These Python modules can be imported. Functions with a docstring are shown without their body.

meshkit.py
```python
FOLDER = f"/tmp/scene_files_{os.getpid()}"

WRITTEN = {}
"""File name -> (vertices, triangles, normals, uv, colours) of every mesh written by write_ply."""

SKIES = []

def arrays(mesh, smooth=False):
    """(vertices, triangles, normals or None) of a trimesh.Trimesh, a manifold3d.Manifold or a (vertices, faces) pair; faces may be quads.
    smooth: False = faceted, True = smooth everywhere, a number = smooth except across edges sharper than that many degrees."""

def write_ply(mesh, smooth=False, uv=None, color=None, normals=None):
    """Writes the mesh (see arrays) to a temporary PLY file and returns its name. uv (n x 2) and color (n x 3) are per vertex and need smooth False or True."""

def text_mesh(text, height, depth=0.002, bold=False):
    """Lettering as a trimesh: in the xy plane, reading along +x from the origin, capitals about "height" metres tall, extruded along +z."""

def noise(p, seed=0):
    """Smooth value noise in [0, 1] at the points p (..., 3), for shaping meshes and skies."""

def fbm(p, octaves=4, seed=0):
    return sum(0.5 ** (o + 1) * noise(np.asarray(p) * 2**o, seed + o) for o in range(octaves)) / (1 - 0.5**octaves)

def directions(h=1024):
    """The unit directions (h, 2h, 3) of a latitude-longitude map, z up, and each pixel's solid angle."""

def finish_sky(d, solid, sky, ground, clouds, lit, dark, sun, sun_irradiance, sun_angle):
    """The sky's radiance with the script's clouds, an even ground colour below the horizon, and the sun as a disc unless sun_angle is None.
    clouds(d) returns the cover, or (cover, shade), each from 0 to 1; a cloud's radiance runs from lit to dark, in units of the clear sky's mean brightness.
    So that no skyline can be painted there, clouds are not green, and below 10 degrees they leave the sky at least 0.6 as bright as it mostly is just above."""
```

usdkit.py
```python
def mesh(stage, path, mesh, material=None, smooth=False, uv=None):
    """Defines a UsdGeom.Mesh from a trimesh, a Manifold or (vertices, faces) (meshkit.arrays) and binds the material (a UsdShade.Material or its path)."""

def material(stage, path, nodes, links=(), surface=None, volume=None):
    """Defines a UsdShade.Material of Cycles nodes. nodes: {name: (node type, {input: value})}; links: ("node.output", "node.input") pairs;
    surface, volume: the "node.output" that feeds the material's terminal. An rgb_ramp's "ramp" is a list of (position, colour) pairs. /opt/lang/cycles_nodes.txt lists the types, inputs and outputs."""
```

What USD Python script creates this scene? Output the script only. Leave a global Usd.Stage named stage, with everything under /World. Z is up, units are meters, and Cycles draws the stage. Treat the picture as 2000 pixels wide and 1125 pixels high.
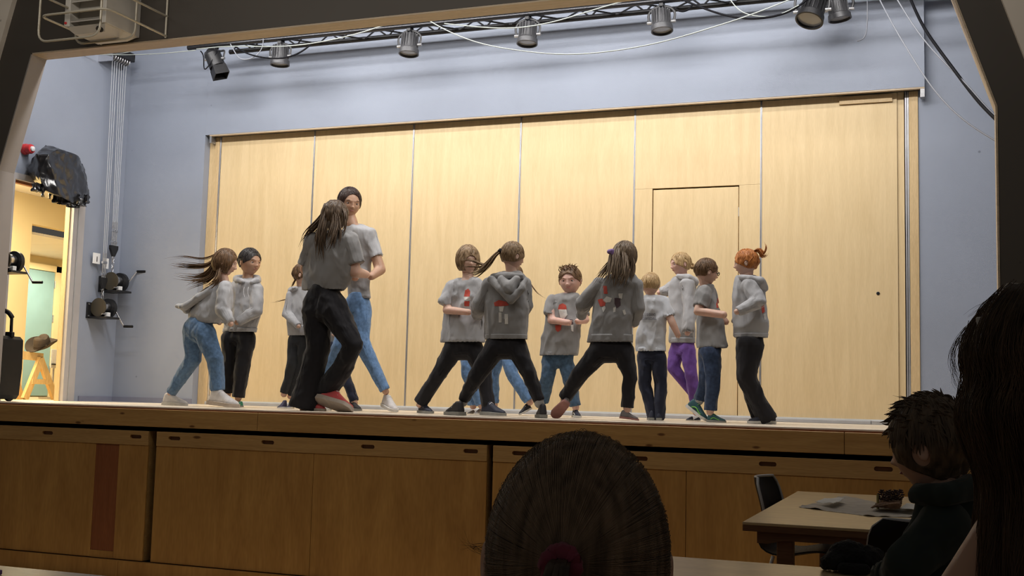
# A school stage seen from the dim hall: children dancing in pairs in front of a folding wall.
import math, random
import numpy as np, trimesh, manifold3d as m3, usdkit, meshkit
from manifold3d import Manifold
from pxr import Usd, UsdGeom, UsdLux, UsdShade, Gf, Sdf
from shapely.geometry import Polygon, box as sbox

stage = Usd.Stage.CreateInMemory()
UsdGeom.SetStageUpAxis(stage, UsdGeom.Tokens.z)
UsdGeom.SetStageMetersPerUnit(stage, 1.0)
UsdGeom.Xform.Define(stage, '/World')
random.seed(7); RNG = np.random.default_rng(7)

# ------------------------------------------------------------------ camera
FPX = 2245.0
YAW, PITCH, ROLL = 0.361892, 0.0951156, 0.025283
CAM = np.array([0.0, 0.0, 1.53])
FW = np.array([-math.sin(YAW)*math.cos(PITCH), math.cos(YAW)*math.cos(PITCH), math.sin(PITCH)])
_r = np.array([math.cos(YAW), math.sin(YAW), 0.0]); _u = np.cross(_r, FW)
RT = math.cos(ROLL)*_r + math.sin(ROLL)*_u
UP = -math.sin(ROLL)*_r + math.cos(ROLL)*_u
cam = UsdGeom.Camera.Define(stage, '/World/camera')
M4 = Gf.Matrix4d(*[float(v) for row in ((*RT, 0), (*UP, 0), (*(-FW), 0), (*CAM, 1)) for v in row])
cam.AddTransformOp().Set(M4)
cam.CreateHorizontalApertureAttr(36.0); cam.CreateVerticalApertureAttr(36.0*1125/2000)
cam.CreateFocalLengthAttr(36.0*FPX/2000)
cam.CreateClippingRangeAttr(Gf.Vec2f(0.05, 200.0))
cam.CreateExposureAttr(0.25)

# ------------------------------------------------------------------ light
dome = UsdLux.DomeLight.Define(stage, '/World/hall_gloom')       # the hall's dim, even grey light
dome.CreateIntensityAttr(0.017); dome.CreateColorAttr(Gf.Vec3f(1.0, 0.92, 0.82))
def rect_light(name, loc, target, w, h, power, col=(1.0, 0.97, 0.94)):
    l = UsdLux.RectLight.Define(stage, '/World/' + name)
    l.CreateWidthAttr(w); l.CreateHeightAttr(h); l.CreateIntensityAttr(power); l.CreateColorAttr(Gf.Vec3f(*col))
    d = np.array(target, float) - np.array(loc, float); d /= np.linalg.norm(d)
    x = np.array([1.0, 0, 0]) if abs(d[0]) < .9 else np.array([0, 1.0, 0])
    y = np.cross(-d, x); y /= np.linalg.norm(y); x = np.cross(y, -d)
    l.AddTransformOp().Set(Gf.Matrix4d(*[float(v) for row in ((*x, 0), (*y, 0), (*(-d), 0), (*loc, 1)) for v in row]))
    return l
# fluorescent battens behind the lintel of the stage opening, the whole width of the stage
rect_light('batten_light_low', (-3.75, 8.06, 5.12), (-3.75, 9.16, 4.25), 7.4, 0.14, 36.0)
rect_light('batten_light_high', (-3.75, 8.20, 5.75), (-3.75, 8.9, 3.0), 7.4, 0.20, 18.0)
# hall lamp above the front rows, turned to the upper wall
rect_light('hall_lamp', (-3.6, 5.0, 5.2), (-3.6, 7.8, 4.7), 7.0, 0.3, 7.5, (1.0, 0.93, 0.84))
# ceiling lamps of the side room and the corridor behind it
rect_light('side_room_light', (-9.0, 8.75, 3.66), (-9.0, 8.75, 0), 1.0, 1.2, 21.0, (1.0, 0.86, 0.60))
rect_light('corridor_light', (-10.7, 11.6, 3.20), (-10.7, 11.6, 0), 0.8, 1.6, 12.0, (1.0, 0.88, 0.64))

# ------------------------------------------------------------------ pixel <-> world
def ray(px, py):
    return FW + (px-1000)/FPX*RT - (py-562.5)/FPX*UP
def atY(px, py, y):
    r = ray(px, py); return CAM + r/r[1]*y
def atX(px, py, x):
    r = ray(px, py); return CAM + r/r[0]*x
def atZ(px, py, z):
    r = ray(px, py); return CAM + r/r[2]*(z-CAM[2])
def mpp(p):                                     # metres per pixel at a point
    return float(np.dot(np.asarray(p)-CAM, FW))/FPX

# ------------------------------------------------------------------ naming
USED = {}
def fresh(parent, name):
    k = (parent, name); n = USED.get(k, 0); USED[k] = n+1
    return f'{parent}/{name}' if n == 0 else f'{parent}/{name}_{n:03d}'
def tag(prim, label=None, category=None, group=None, kind=None):
    for k, v in (('label', label), ('category', category), ('group', group), ('kind', kind)):
        if v: prim.SetCustomDataByKey(k, v)
    return prim
def thing(name, label, category, loc=(0, 0, 0), group=None, kind=None):
    p = fresh('/World', name); x = UsdGeom.Xform.Define(stage, p)
    x.AddTranslateOp().Set(Gf.Vec3d(*map(float, loc)))
    x.GetPrim().SetCustomDataByKey('at', ' '.join('%.4f' % v for v in loc))
    ORIGIN[p] = np.array(loc, float)
    return tag(x.GetPrim(), label, category, group, kind)
ORIGIN = {}
def obj(name, mesh, mat, parent=None, smooth=False, label=None, category=None, group=None, kind=None):
    """One Mesh; mesh is given in world coordinates and stored relative to its thing's origin."""
    par = '/World' if parent is None else str(parent.GetPath())
    p = fresh(par, name)
    top = '/'.join(par.split('/')[:3])
    o = ORIGIN.get(top, np.zeros(3))
    v, f, n = meshkit.arrays(mesh, smooth)
    g = usdkit.mesh(stage, p, (v - o, f), LOOK[mat] if isinstance(mat, str) else mat)
    if n is not None:
        from pxr import Vt
        g.CreateNormalsAttr(Vt.Vec3fArray.FromNumpy(n.astype(np.float32))); g.SetNormalsInterpolation('vertex')
    return tag(g.GetPrim(), label, category, group, kind)
def struct(name, mesh, mat, smooth=False):
    return obj(name, mesh, mat, None, smooth, kind='structure')

# ------------------------------------------------------------------ shapes
cat = lambda *ms: trimesh.util.concatenate([m for m in ms if m is not None])
def bx(x0, x1, y0, y1, z0, z1, bev=0.0):
    if bev > 0:
        b = bev; pts = []
        for s in np.ndindex(2, 2, 2):
            c = np.array([(x0, x1)[s[0]], (y0, y1)[s[1]], (z0, z1)[s[2]]]); d = np.array([1-2*s[0], 1-2*s[1], 1-2*s[2]])*b
            for k in range(3):
                q = c + d; q[k] = c[k]; pts.append(q)
        return trimesh.convex.convex_hull(np.array(pts))
    m = trimesh.creation.box([x1-x0, y1-y0, z1-z0]); m.apply_translation([(x0+x1)/2, (y0+y1)/2, (z0+z1)/2]); return m
def prism(poly, y0, y1):
    """polygon in (x,z) extruded from y0 to y1"""
    m = trimesh.creation.extrude_polygon(poly, y1-y0, engine='earcut')
    m.apply_transform(np.array([[1, 0, 0, 0], [0, 0, 1, y0], [0, 1, 0, 0], [0, 0, 0, 1.0]]))
    m.invert() if m.volume < 0 else None
    return m
def prismX(poly, x0, x1):
    """polygon in (y,z) extruded along x"""
    m = trimesh.creation.extrude_polygon(poly, x1-x0, engine='earcut')
    m.apply_transform(np.array([[0, 0, 1, x0], [1, 0, 0, 0], [0, 1, 0, 0], [0, 0, 0, 1.0]]))
    m.invert() if m.volume < 0 else None
    return m
def spline(pts, n=24):
    from scipy.interpolate import CubicSpline
    p = np.asarray(pts, float)
    if len(p) == 2: return p[0] + (p[1]-p[0])*np.linspace(0, 1, n)[:, None]
    t = np.concatenate([[0], np.cumsum(np.linalg.norm(np.diff(p, axis=0), axis=1)+1e-9)])
    return CubicSpline(t, p, bc_type='natural')(np.linspace(0, t[-1], n))
def tube(p, r, sides=8, flat=1.0, up=None):
    """closed tube along polyline p; r scalar or per point; flat squashes the second axis"""
    p = np.asarray(p, float); n = len(p); r = np.broadcast_to(r, (n,))
    t = np.gradient(p, axis=0); t /= np.linalg.norm(t, axis=1, keepdims=True)+1e-12
    a = np.zeros_like(p); ref = np.array([0, 0, 1.0]) if up is None else np.asarray(up, float)
    a0 = np.cross(t[0], ref)
    if np.linalg.norm(a0) < .1: a0 = np.cross(t[0], [1.0, 0, 0])
    a[0] = a0/np.linalg.norm(a0)
    for i in range(1, n):
        q = a[i-1]-t[i]*np.dot(a[i-1], t[i]); a[i] = q/(np.linalg.norm(q)+1e-12)
    b = np.cross(t, a); g = np.arange(sides)*2*np.pi/sides
    v = (p[:, None]+r[:, None, None]*(np.cos(g)[None, :, None]*a[:, None]+flat*np.sin(g)[None, :, None]*b[:, None])).reshape(-1, 3)
    v = np.vstack([v, p[:1], p[-1:]]); f = []
    for i in range(n-1):
        for j in range(sides):
            k = (j+1) % sides; A, B, Cc, D = i*sides+j, i*sides+k, (i+1)*sides+k, (i+1)*sides+j
            f += [[A, B, Cc], [A, Cc, D]]
    for j in range(sides):
        k = (j+1) % sides; f += [[n*sides, k, j], [n*sides+1, (n-1)*sides+j, (n-1)*sides+k]]
    return trimesh.Trimesh(v, f, process=False)
def rod(a, b, r, sides=12): return tube([a, b], r, sides)
def lathe(profile, origin, axis=(0, 0, 1), sec=24):
    """profile (radius, height) turned about axis through origin"""
    m = trimesh.creation.revolve(np.asarray(profile, float), sections=sec)
    T = trimesh.geometry.align_vectors([0, 0, 1], np.asarray(axis, float)/np.linalg.norm(axis)); T[:3, 3] = origin
    m.apply_transform(T); return m
def to_man(m):
    return Manifold(m3.Mesh(np.asarray(m.vertices, np.float32), np.asarray(m.faces, np.uint32)))
def to_tri(M):
    q = M.to_mesh(); return trimesh.Trimesh(q.vert_properties[:, :3], q.tri_verts, process=False)
def sub(a, *bs):
    r = to_man(a)
    for b in bs: r = r - to_man(b)
    return to_tri(r)

# ------------------------------------------------------------------ materials
LOOK = {}
def mat(name, nodes, links, surface='p.BSDF'):
    LOOK[name] = usdkit.material(stage, '/World/Looks/'+name, nodes, links, surface=surface)
def plain(name, col, rough=.6, metal=0., spec=None, var=0., scale=6., bump=0., bscale=60., stretch=(1, 1, 1), **kw):
    """a base colour with a little noise of its own and a fine bump"""
    pr = {'roughness': rough, 'metallic': metal, **kw}
    if spec is not None: pr['specular_ior_level'] = spec
    if var == 0 and bump == 0:
        mat(name, {'p': ('principled_bsdf', {**pr, 'base_color': col})}, []); return
    nodes = {'tc': ('texture_coordinate', {}), 'mp': ('mapping', {'scale': stretch}), 'p': ('principled_bsdf', pr)}
    links = [('tc.object', 'mp.vector')]
    c = np.array(col)
    nodes['n'] = ('noise_texture', {'scale': scale, 'detail': 4.0})
    nodes['r'] = ('rgb_ramp', {'ramp': [(.3, tuple(np.clip(c*(1-var), 0, 1))), (.7, tuple(np.clip(c*(1+var), 0, 1)))]})
    links += [('mp.vector', 'n.vector'), ('n.fac', 'r.fac'), ('r.color', 'p.base_color')]
    if bump:
        nodes['nb'] = ('noise_texture', {'scale': bscale, 'detail': 3.0}); nodes['b'] = ('bump', {'strength': bump, 'distance': .01})
        links += [('mp.vector', 'nb.vector'), ('nb.fac', 'b.height'), ('b.normal', 'p.normal')]
    mat(name, nodes, links)
def wood(name, dark, light, rough=.45, stretch=(9, 9, .7), scale=3.0, knots=False, fine=.35, spec=.4, coat=0.):
    """long soft grain along the axis that 'stretch' makes small; knots adds round dark knots"""
    nodes = {'tc': ('texture_coordinate', {}), 'mp': ('mapping', {'scale': stretch}), 'n': ('noise_texture', {'scale': scale, 'detail': 6.0, 'roughness': .62, 'distortion': .7}),
             'r': ('rgb_ramp', {'ramp': [(.32, dark), (.5, tuple((np.array(dark)+np.array(light))/2)), (.68, light)]}),
             'mp2': ('mapping', {'scale': tuple(np.array(stretch)*7)}), 'n2': ('noise_texture', {'scale': scale*1.5, 'detail': 3.0}),
             'mx': ('mix_color', {'blend_type': 'multiply', 'fac': fine}), 'p': ('principled_bsdf', {'roughness': rough, 'specular_ior_level': spec})}
    links = [('tc.object', 'mp.vector'), ('mp.vector', 'n.vector'), ('n.fac', 'r.fac'), ('tc.object', 'mp2.vector'), ('mp2.vector', 'n2.vector'), ('r.color', 'mx.a'), ('n2.fac', 'g.fac'), ('g.color', 'mx.b')]
    nodes['g'] = ('rgb_ramp', {'ramp': [(.35, (.62, .58, .52)), (.65, (1, 1, 1))]})
    out = 'mx.result'
    if knots:
        nodes.update({'mk': ('mapping', {'scale': knots}), 'v': ('voronoi_texture', {'scale': 1.0, 'randomness': 1.0}), 'kr': ('rgb_ramp', {'ramp': [(.0, (.10, .05, .02)), (.075, (.24, .13, .07)), (.13, (1, 1, 1))]}), 'mk2': ('mix_color', {'blend_type': 'multiply', 'fac': .85})})
        links += [('tc.object', 'mk.vector'), ('mk.vector', 'v.vector'), ('v.distance', 'kr.fac'), (out, 'mk2.a'), ('kr.color', 'mk2.b')]
        out = 'mk2.result'
    links.append((out, 'p.base_color'))
    mat(name, nodes, links)

def paint(name, col, var=.05):
    """rolled wall paint: broad faint unevenness, fine roller stipple, a few scuffs"""
    c = np.array(col)
    mat(name, {'tc': ('texture_coordinate', {}), 'n': ('noise_texture', {'scale': 1.3, 'detail': 5.0}), 'r': ('rgb_ramp', {'ramp': [(.3, tuple(c*(1-var))), (.7, tuple(c*(1+var)))]}),
               'nb': ('noise_texture', {'scale': 160.0, 'detail': 2.0}), 'nc': ('noise_texture', {'scale': 5.0, 'detail': 3.0}), 'mh': ('mix_float', {'fac': .6}),
               'b': ('bump', {'strength': .25, 'distance': .006}), 'v': ('voronoi_texture', {'scale': 2.3, 'randomness': 1.0}), 'vr': ('rgb_ramp', {'ramp': [(.018, (.45, .45, .45)), (.03, (1, 1, 1))]}),
               'mx': ('mix_color', {'blend_type': 'multiply', 'fac': .7}), 'p': ('principled_bsdf', {'roughness': .55, 'specular_ior_level': .35})},
        [('tc.object', 'n.vector'), ('n.fac', 'r.fac'), ('tc.object', 'nb.vector'), ('tc.object', 'nc.vector'), ('nb.fac', 'mh.a'), ('nc.fac', 'mh.b'), ('mh.result', 'b.height'), ('b.normal', 'p.normal'),
         ('tc.object', 'v.vector'), ('v.distance', 'vr.fac'), ('r.color', 'mx.a'), ('vr.color', 'mx.b'), ('mx.result', 'p.base_color')])
paint('blue_grey_paint', (.285, .318, .392)); paint('dark_brown_paint', (.072, .062, .052)); paint('beige_paint', (.74, .67, .58))
paint('taupe_paint', (.30, .27, .25)); paint('cream_paint', (.86, .72, .43)); paint('white_paint', (.78, .76, .72), .02)
wood('maple', (.68, .515, .285), (.76, .59, .345), .42, (6, 6, .55), 2.6, fine=.14)
wood('maple_edge', (.62, .45, .24), (.70, .52, .29), .45, (9, 9, .7))
wood('pine', (.43, .235, .075), (.56, .33, .115), .5, (.5, 7, 9), 3.0, knots=(3.6, 2.4, 10.0))
wood('pine_rail', (.42, .24, .085), (.54, .33, .125), .5, (.5, 7, 9), 3.0, knots=(2.8, 2.4, 9.0))
wood('plywood', (.40, .20, .052), (.55, .30, .085), .5, (3.2, 3, .6), 1.6, fine=.3)
wood('red_brown_wood', (.24, .075, .025), (.33, .11, .04), .55, (9, 9, .7))
wood('lining_wood', (.44, .35, .25), (.56, .45, .32), .5, (.6, 8, 8))
wood('stage_boards', (.78, .68, .55), (.88, .79, .67), .35, (.5, 6, 6))
wood('birch_top', (.62, .46, .25), (.76, .58, .33), .30, (.7, 5, 5), spec=.5)
wood('sawn_pine', (.76, .52, .22), (.88, .65, .32), .55, (6, 6, .8))
wood('table_edge_wood', (.16, .075, .035), (.24, .12, .06), .5, (.7, 7, 7))
plain('aluminium', (.60, .61, .64), .38, .85, var=.06, scale=20)
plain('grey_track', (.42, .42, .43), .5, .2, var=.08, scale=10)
paint('dark_ceiling', (.09, .09, .10)); plain('black_void', (.012, .011, .010), .9)
plain('black_metal', (.020, .020, .022), .42, .3, var=.2, scale=30)
plain('black_plastic', (.007, .007, .008), .50, spec=.25, var=.2, scale=25, bump=.15, bscale=200)
plain('chrome', (.72, .72, .74), .22, 1.0)
plain('dull_steel', (.45, .45, .46), .42, .9, var=.1, scale=40)
plain('teal_paint', (.27, .46, .50), .5, var=.04)
plain('base_vinyl', (.19, .20, .27), .5, var=.06)
plain('white_plastic', (.74, .73, .70), .4, var=.03)
plain('frame_paint', (.42, .40, .40), .45, var=.05)
# ------------------------------------------------------------------ the setting
ZS = 1.384                  # stage floor
YF, YB = 7.8, 10.0          # front edge of the stage, face of the folding wall
XL = -8.22                  # left wall of the stage
struct('floor', bx(-13, 7, -5, 8.6, -.1, 0), 'birch_top')
struct('floor_riser', bx(-4.0, 3.2, -2.5, 5.6, 0.0, .33, .004), 'plywood')      # low platform the audience is on
struct('floor_riser', bx(-2.2, 3.2, 5.6, 6.95, 0.0, .33, .004), 'plywood')
# stage floor of boards running across the stage
sf = tag(UsdGeom.Xform.Define(stage, fresh('/World', 'floor_stage')).GetPrim(), kind='structure')
ORIGIN['/World/floor_stage'] = np.zeros(3)
nb = 18
for i in range(nb):
    y0 = YF-.012+(YB+.1-YF)*i/nb; y1 = YF-.012+(YB+.1-YF)*(i+1)/nb-.003
    obj('plank', bx(-8.6, 1.5, y0, y1, ZS-.022, ZS, .002), 'stage_boards', sf)
struct('floor_stage_base', bx(-8.6, 1.5, YF+.03, YB+.1, ZS-.12, ZS-.0225), 'black_void')
# fascia boards under the stage edge
fas = thing('stage_fascia', 'long knotty pine fascia boards along the front edge of the stage', 'board', (-3.7, YF, 1.3))
for a, b in ((-8.345, -5.047), (-5.044, -.62), (-.617, .795)):
    obj('board', bx(a, b, YF-.024, YF-.0005, 1.220, ZS-.0225, .003), 'pine', fas)
obj('nosing', bx(-7.855, .32, YF-.0175, YF-.0125, ZS-.0222, ZS-.012), 'red_brown_wood', fas)
struct('wall_understage', bx(-9.4, 2.9, 8.35, 8.4, 0, ZS-.12), 'black_void')
pl = thing('stage_plinth', 'plain brown plinth board along the foot of the stage front', 'board', (-3.7, YF, 0))
for a, b in ((-9.4, -6.3), (-6.297, -3.0), (-2.997, 2.9)):
    obj('board', bx(a, b, YF-.03, YF+.02, 0.0, .135, .002), 'plywood', pl)
obj('rail', bx(-9.4, 2.9, YF+.02, YF+.40, .10, .128), 'black_metal', pl)
# pull-out storage trolleys under the stage
def slot(x, z, w=.115, h=.030):
    a = trimesh.creation.cylinder(h/2, .2, sections=20); a.apply_transform(trimesh.transformations.rotation_matrix(math.pi/2, [1, 0, 0]))
    l, r = a.copy(), a.copy(); l.apply_translation([x-w/2+h/2, YF, z]); r.apply_translation([x+w/2-h/2, YF, z])
    return trimesh.convex.convex_hull(np.vstack([l.vertices, r.vertices]))
def trolley(x0, x1, slots, seam, label, strip=None, top=1.184):
    t = thing('stage_trolley', label, 'storage trolley', ((x0+x1)/2, YF, .14), 'pull-out storage trolleys under the stage')
    rail = bx(x0, x1, YF-.006, YF+.018, 1.066, top, .003)
    rail = sub(rail, *[slot(s, 1.135) for s in slots])
    obj('top_rail', rail, 'pine_rail', t)
    for s in slots:
        obj('finger_pull', bx(s-.07, s+.07, YF+.0185, YF+.045, 1.105, 1.165), 'table_edge_wood', t)
    xs = [x0]+([seam] if seam else [])+[x1]
    for a, b in zip(xs[:-1], xs[1:]):
        a2, b2 = a+(.0015 if a != x0 else 0), b-(.0015 if b != x1 else 0)
        if strip and a2 < strip[0] and b2 > strip[1]:
            obj('panel', bx(a2, strip[0], YF, YF+.016, .142, 1.0655, .002), 'plywood', t)
            obj('infill_strip', bx(strip[0]+.001, strip[1]-.001, YF+.004, YF+.016, .200, 1.0655), 'red_brown_wood', t, label='reddish brown strip between the plywood sheets')
            obj('panel', bx(strip[1], b2, YF, YF+.016, .142, 1.0655, .002), 'plywood', t)
            obj('sill', bx(strip[0], strip[1], YF, YF+.016, .142, .199), 'plywood', t)
        else:
            obj('panel', bx(a2, b2, YF, YF+.016, .142, 1.0655, .002), 'plywood', t)
    obj('side_board', bx(x1-.022, x1, YF+.019, YF+.42, .142, top), 'pine_rail', t)
    obj('deck', bx(x0, x1-.023, YF+.019, YF+.42, .142, .17), 'pine_rail', t)
trolley(-9.3, -6.085, [-8.6, -7.12, -6.21], -7.72, 'leftmost plywood storage trolley with a reddish strip, under the stage', (-6.61, -6.375))
trolley(-6.005, -3.113, [-5.83, -4.955, -4.08, -3.24], -4.543, 'middle plywood storage trolley under the stage, two wide plywood sheets')
trolley(-3.066, -.13, [-2.86, -1.98, -1.11, -.38], -1.655, 'plywood storage trolley under the stage right behind the birch table')
trolley(-.08, 2.86, [.2, 1.2, 2.2], 1.4, 'rightmost plywood storage trolley, mostly hidden behind the seated audience')

# stage opening in the dark hall wall, with slanted upper corners
OPEN = [(-7.86, -.2), (-7.86, 3.43), (-7.570, 4.468), (-.005, 4.468), (.325, 3.458), (.325, -.2)]
wall = Polygon([(-13, 0), (-13, 6.6), (7, 6.6), (7, 0)]).difference(Polygon(OPEN))
OUT = [(-8.35, -.3), (-8.35, 2.9), (-7.30, 6.7), (-.47, 6.7), (.484, 3.754), (.80, 2.78), (.80, -.3)]
band = wall.intersection(Polygon(OUT))
struct('wall_front', prism(band, YF+.0, YF+.14), 'dark_brown_paint')
side = Polygon([(-13, 0), (-13, 6.6), (7, 6.6), (7, 0)]).difference(Polygon(OUT))
for nm, xa, xb in (('wall_front_left', -13, -6), ('wall_front_right', -2, 7)):
    g = side.intersection(sbox(xa, -1, xb, 7)); g = max(getattr(g, 'geoms', [g]), key=lambda q: q.area)
    struct(nm, prism(g, YF-.05, YF+.14), 'beige_paint')
def lining(a, b, nm, mt):
    """thin board lining the opening between two corner points (x,z)"""
    a, b = np.array(a), np.array(b); d = (b-a)/np.linalg.norm(b-a); n = np.array([-d[1], d[0]])
    c = np.array([-3.75, 2.5]); n = n if np.dot(n, c-a) > 0 else -n
    p = Polygon([a, b, b+n*.012, a+n*.012])
    struct(nm, prism(p, YF-.004, YF+.175), mt)
for k, (i, mt) in enumerate(((0, 'taupe_paint'), (1, 'taupe_paint'), (2, 'lining_wood'), (3, 'lining_wood'), (4, 'lining_wood'))):
    a, b = OPEN[i], OPEN[i+1]
    if i == 0: a = (a[0], ZS)
    if i == 4: b = (b[0], ZS)
    lining(a, b, f'trim_{k+1}', mt)
# stage walls and ceiling
DY0, DY1, DZ = 8.353, 9.150, 3.470       # doorway in the left wall
lw = Polygon([(YF+.14, ZS-.1), (YB+.2, ZS-.1), (YB+.2, 6.3), (YF+.14, 6.3)]).difference(sbox(DY0-.03, ZS-.2, DY1+.03, DZ+.03))
struct('wall_left', prismX(lw, XL-.07, XL), 'blue_grey_paint')
struct('wall_back_left', bx(XL, -7.2155, YB-.10, YB+.2, ZS-.1, 6.3), 'blue_grey_paint')
struct('wall_back_right', bx(-.194, 1.5, YB, YB+.2, ZS-.1, 6.3), 'blue_grey_paint')
struct('wall_back', bx(-7.216, -.194, YB+.12, YB+.2, ZS-.1, 4.21), 'black_void')
struct('wall_back_upper', bx(-7.215, -.141, YB-.10, YB+.2, 4.180, 6.3), 'blue_grey_paint')
struct('wall_right', bx(1.36, 1.5, YF+.14, YB, ZS-.1, 6.3), 'blue_grey_paint')
struct('ceiling_stage', bx(XL-.14, 1.5, YF+.14, YB+.2, 6.3, 6.4), 'dark_ceiling')
struct('baseboard_left', bx(XL, XL+.012, 9.39, YB-.112, ZS, ZS+.052), 'base_vinyl')
struct('baseboard_back', bx(XL, -7.217, YB-.112, YB-.10, ZS, ZS+.052), 'base_vinyl')
# door frame of the left wall
for nm, g in (('trim_6', bx(XL-.08, XL+.022, DY0-.055, DY0, ZS, DZ+.06)), ('trim_7', bx(XL-.08, XL+.022, DY1, DY1+.16, ZS, DZ+.06)), ('trim_8', bx(XL-.08, XL+.022, DY0, DY1, DZ, DZ+.06))):
    struct(nm, g, 'frame_paint')
struct('trim_9', bx(XL+.0225, XL+.030, DY0-.062, DY0-.046, ZS, DZ+.05), 'black_plastic')
struct('trim_10', bx(XL-.075, XL-.02, DY1-.012, DY1, ZS, DZ), 'maple_edge')
struct('trim_11', bx(XL-.075, XL-.02, DY0, DY1-.012, DZ-.025, DZ), 'red_brown_wood')
struct('trim_12', bx(XL+.0225, XL+.03, DY1+.06, DY1+.075, ZS, DZ+.05), 'grey_track')

# ---------------------------------------------- side room and corridor beyond the door
XA, XB = -9.8, -11.5
struct('floor_side_room', bx(-13, XL-.07, 7.9, 14, ZS-.06, ZS-.002), 'birch_top')
wa = Polygon([(7.9, ZS), (14, ZS), (14, 3.71), (7.9, 3.71)]).difference(sbox(10.28, ZS-.1, 13.2, 3.38))
struct('wall_side_room', prismX(wa, XA-.12, XA), 'cream_paint')
struct('wall_side_room_back', bx(XA, XL-.07, 11.6, 11.7, ZS, 3.71), 'cream_paint')
struct('wall_side_room_front', bx(XA, XL-.07, 7.8, 7.9, ZS, 3.71), 'cream_paint')
for i in range(6):
    struct('ceiling_side_room', bx(XA, XL-.075, 7.9+i*.62, 7.9+(i+1)*.62-.006, 3.71, 3.74, .002), 'white_paint')
struct('wall_corridor', bx(XB-.1, XB, 10, 14.2, ZS, 3.3), 'cream_paint')
struct('wall_corridor_back', bx(XB, XA-.12, 14.0, 14.1, ZS, 3.3), 'cream_paint')
struct('wall_corridor_front', bx(XB, XA-.12, 10.0, 10.05, ZS, 3.3), 'cream_paint')
for i in range(7):
    struct('ceiling_corridor', bx(XB, XA-.12, 10.0+i*.6, 10.0+(i+1)*.6-.006, 3.28, 3.31, .002), 'white_paint')
dr = tag(UsdGeom.Xform.Define(stage, fresh('/World', 'door_1')).GetPrim(), kind='structure'); ORIGIN['/World/door_1'] = np.zeros(3)
obj('door_leaf', bx(XB, XB+.04, 11.72, 12.50, ZS+.01, 3.085, .004), 'teal_paint', dr)
obj('door_frame', cat(bx(XB, XB+.06, 11.62, 11.715, ZS, 3.17), bx(XB, XB+.06, 12.505, 12.60, ZS, 3.17), bx(XB, XB+.06, 11.62, 12.60, 3.09, 3.17)), 'cream_paint', dr)
for z in (1.75, 2.45, 2.92): obj('hinge', rod((XB+.05, 12.503, z-.05), (XB+.05, 12.503, z+.05), .009), 'dull_steel', dr)
obj('door_handle', cat(rod((XB+.04, 11.80, 2.42), (XB+.10, 11.80, 2.42), .010), rod((XB+.10, 11.80, 2.42), (XB+.10, 11.92, 2.42), .010)), 'chrome', dr)

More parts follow.
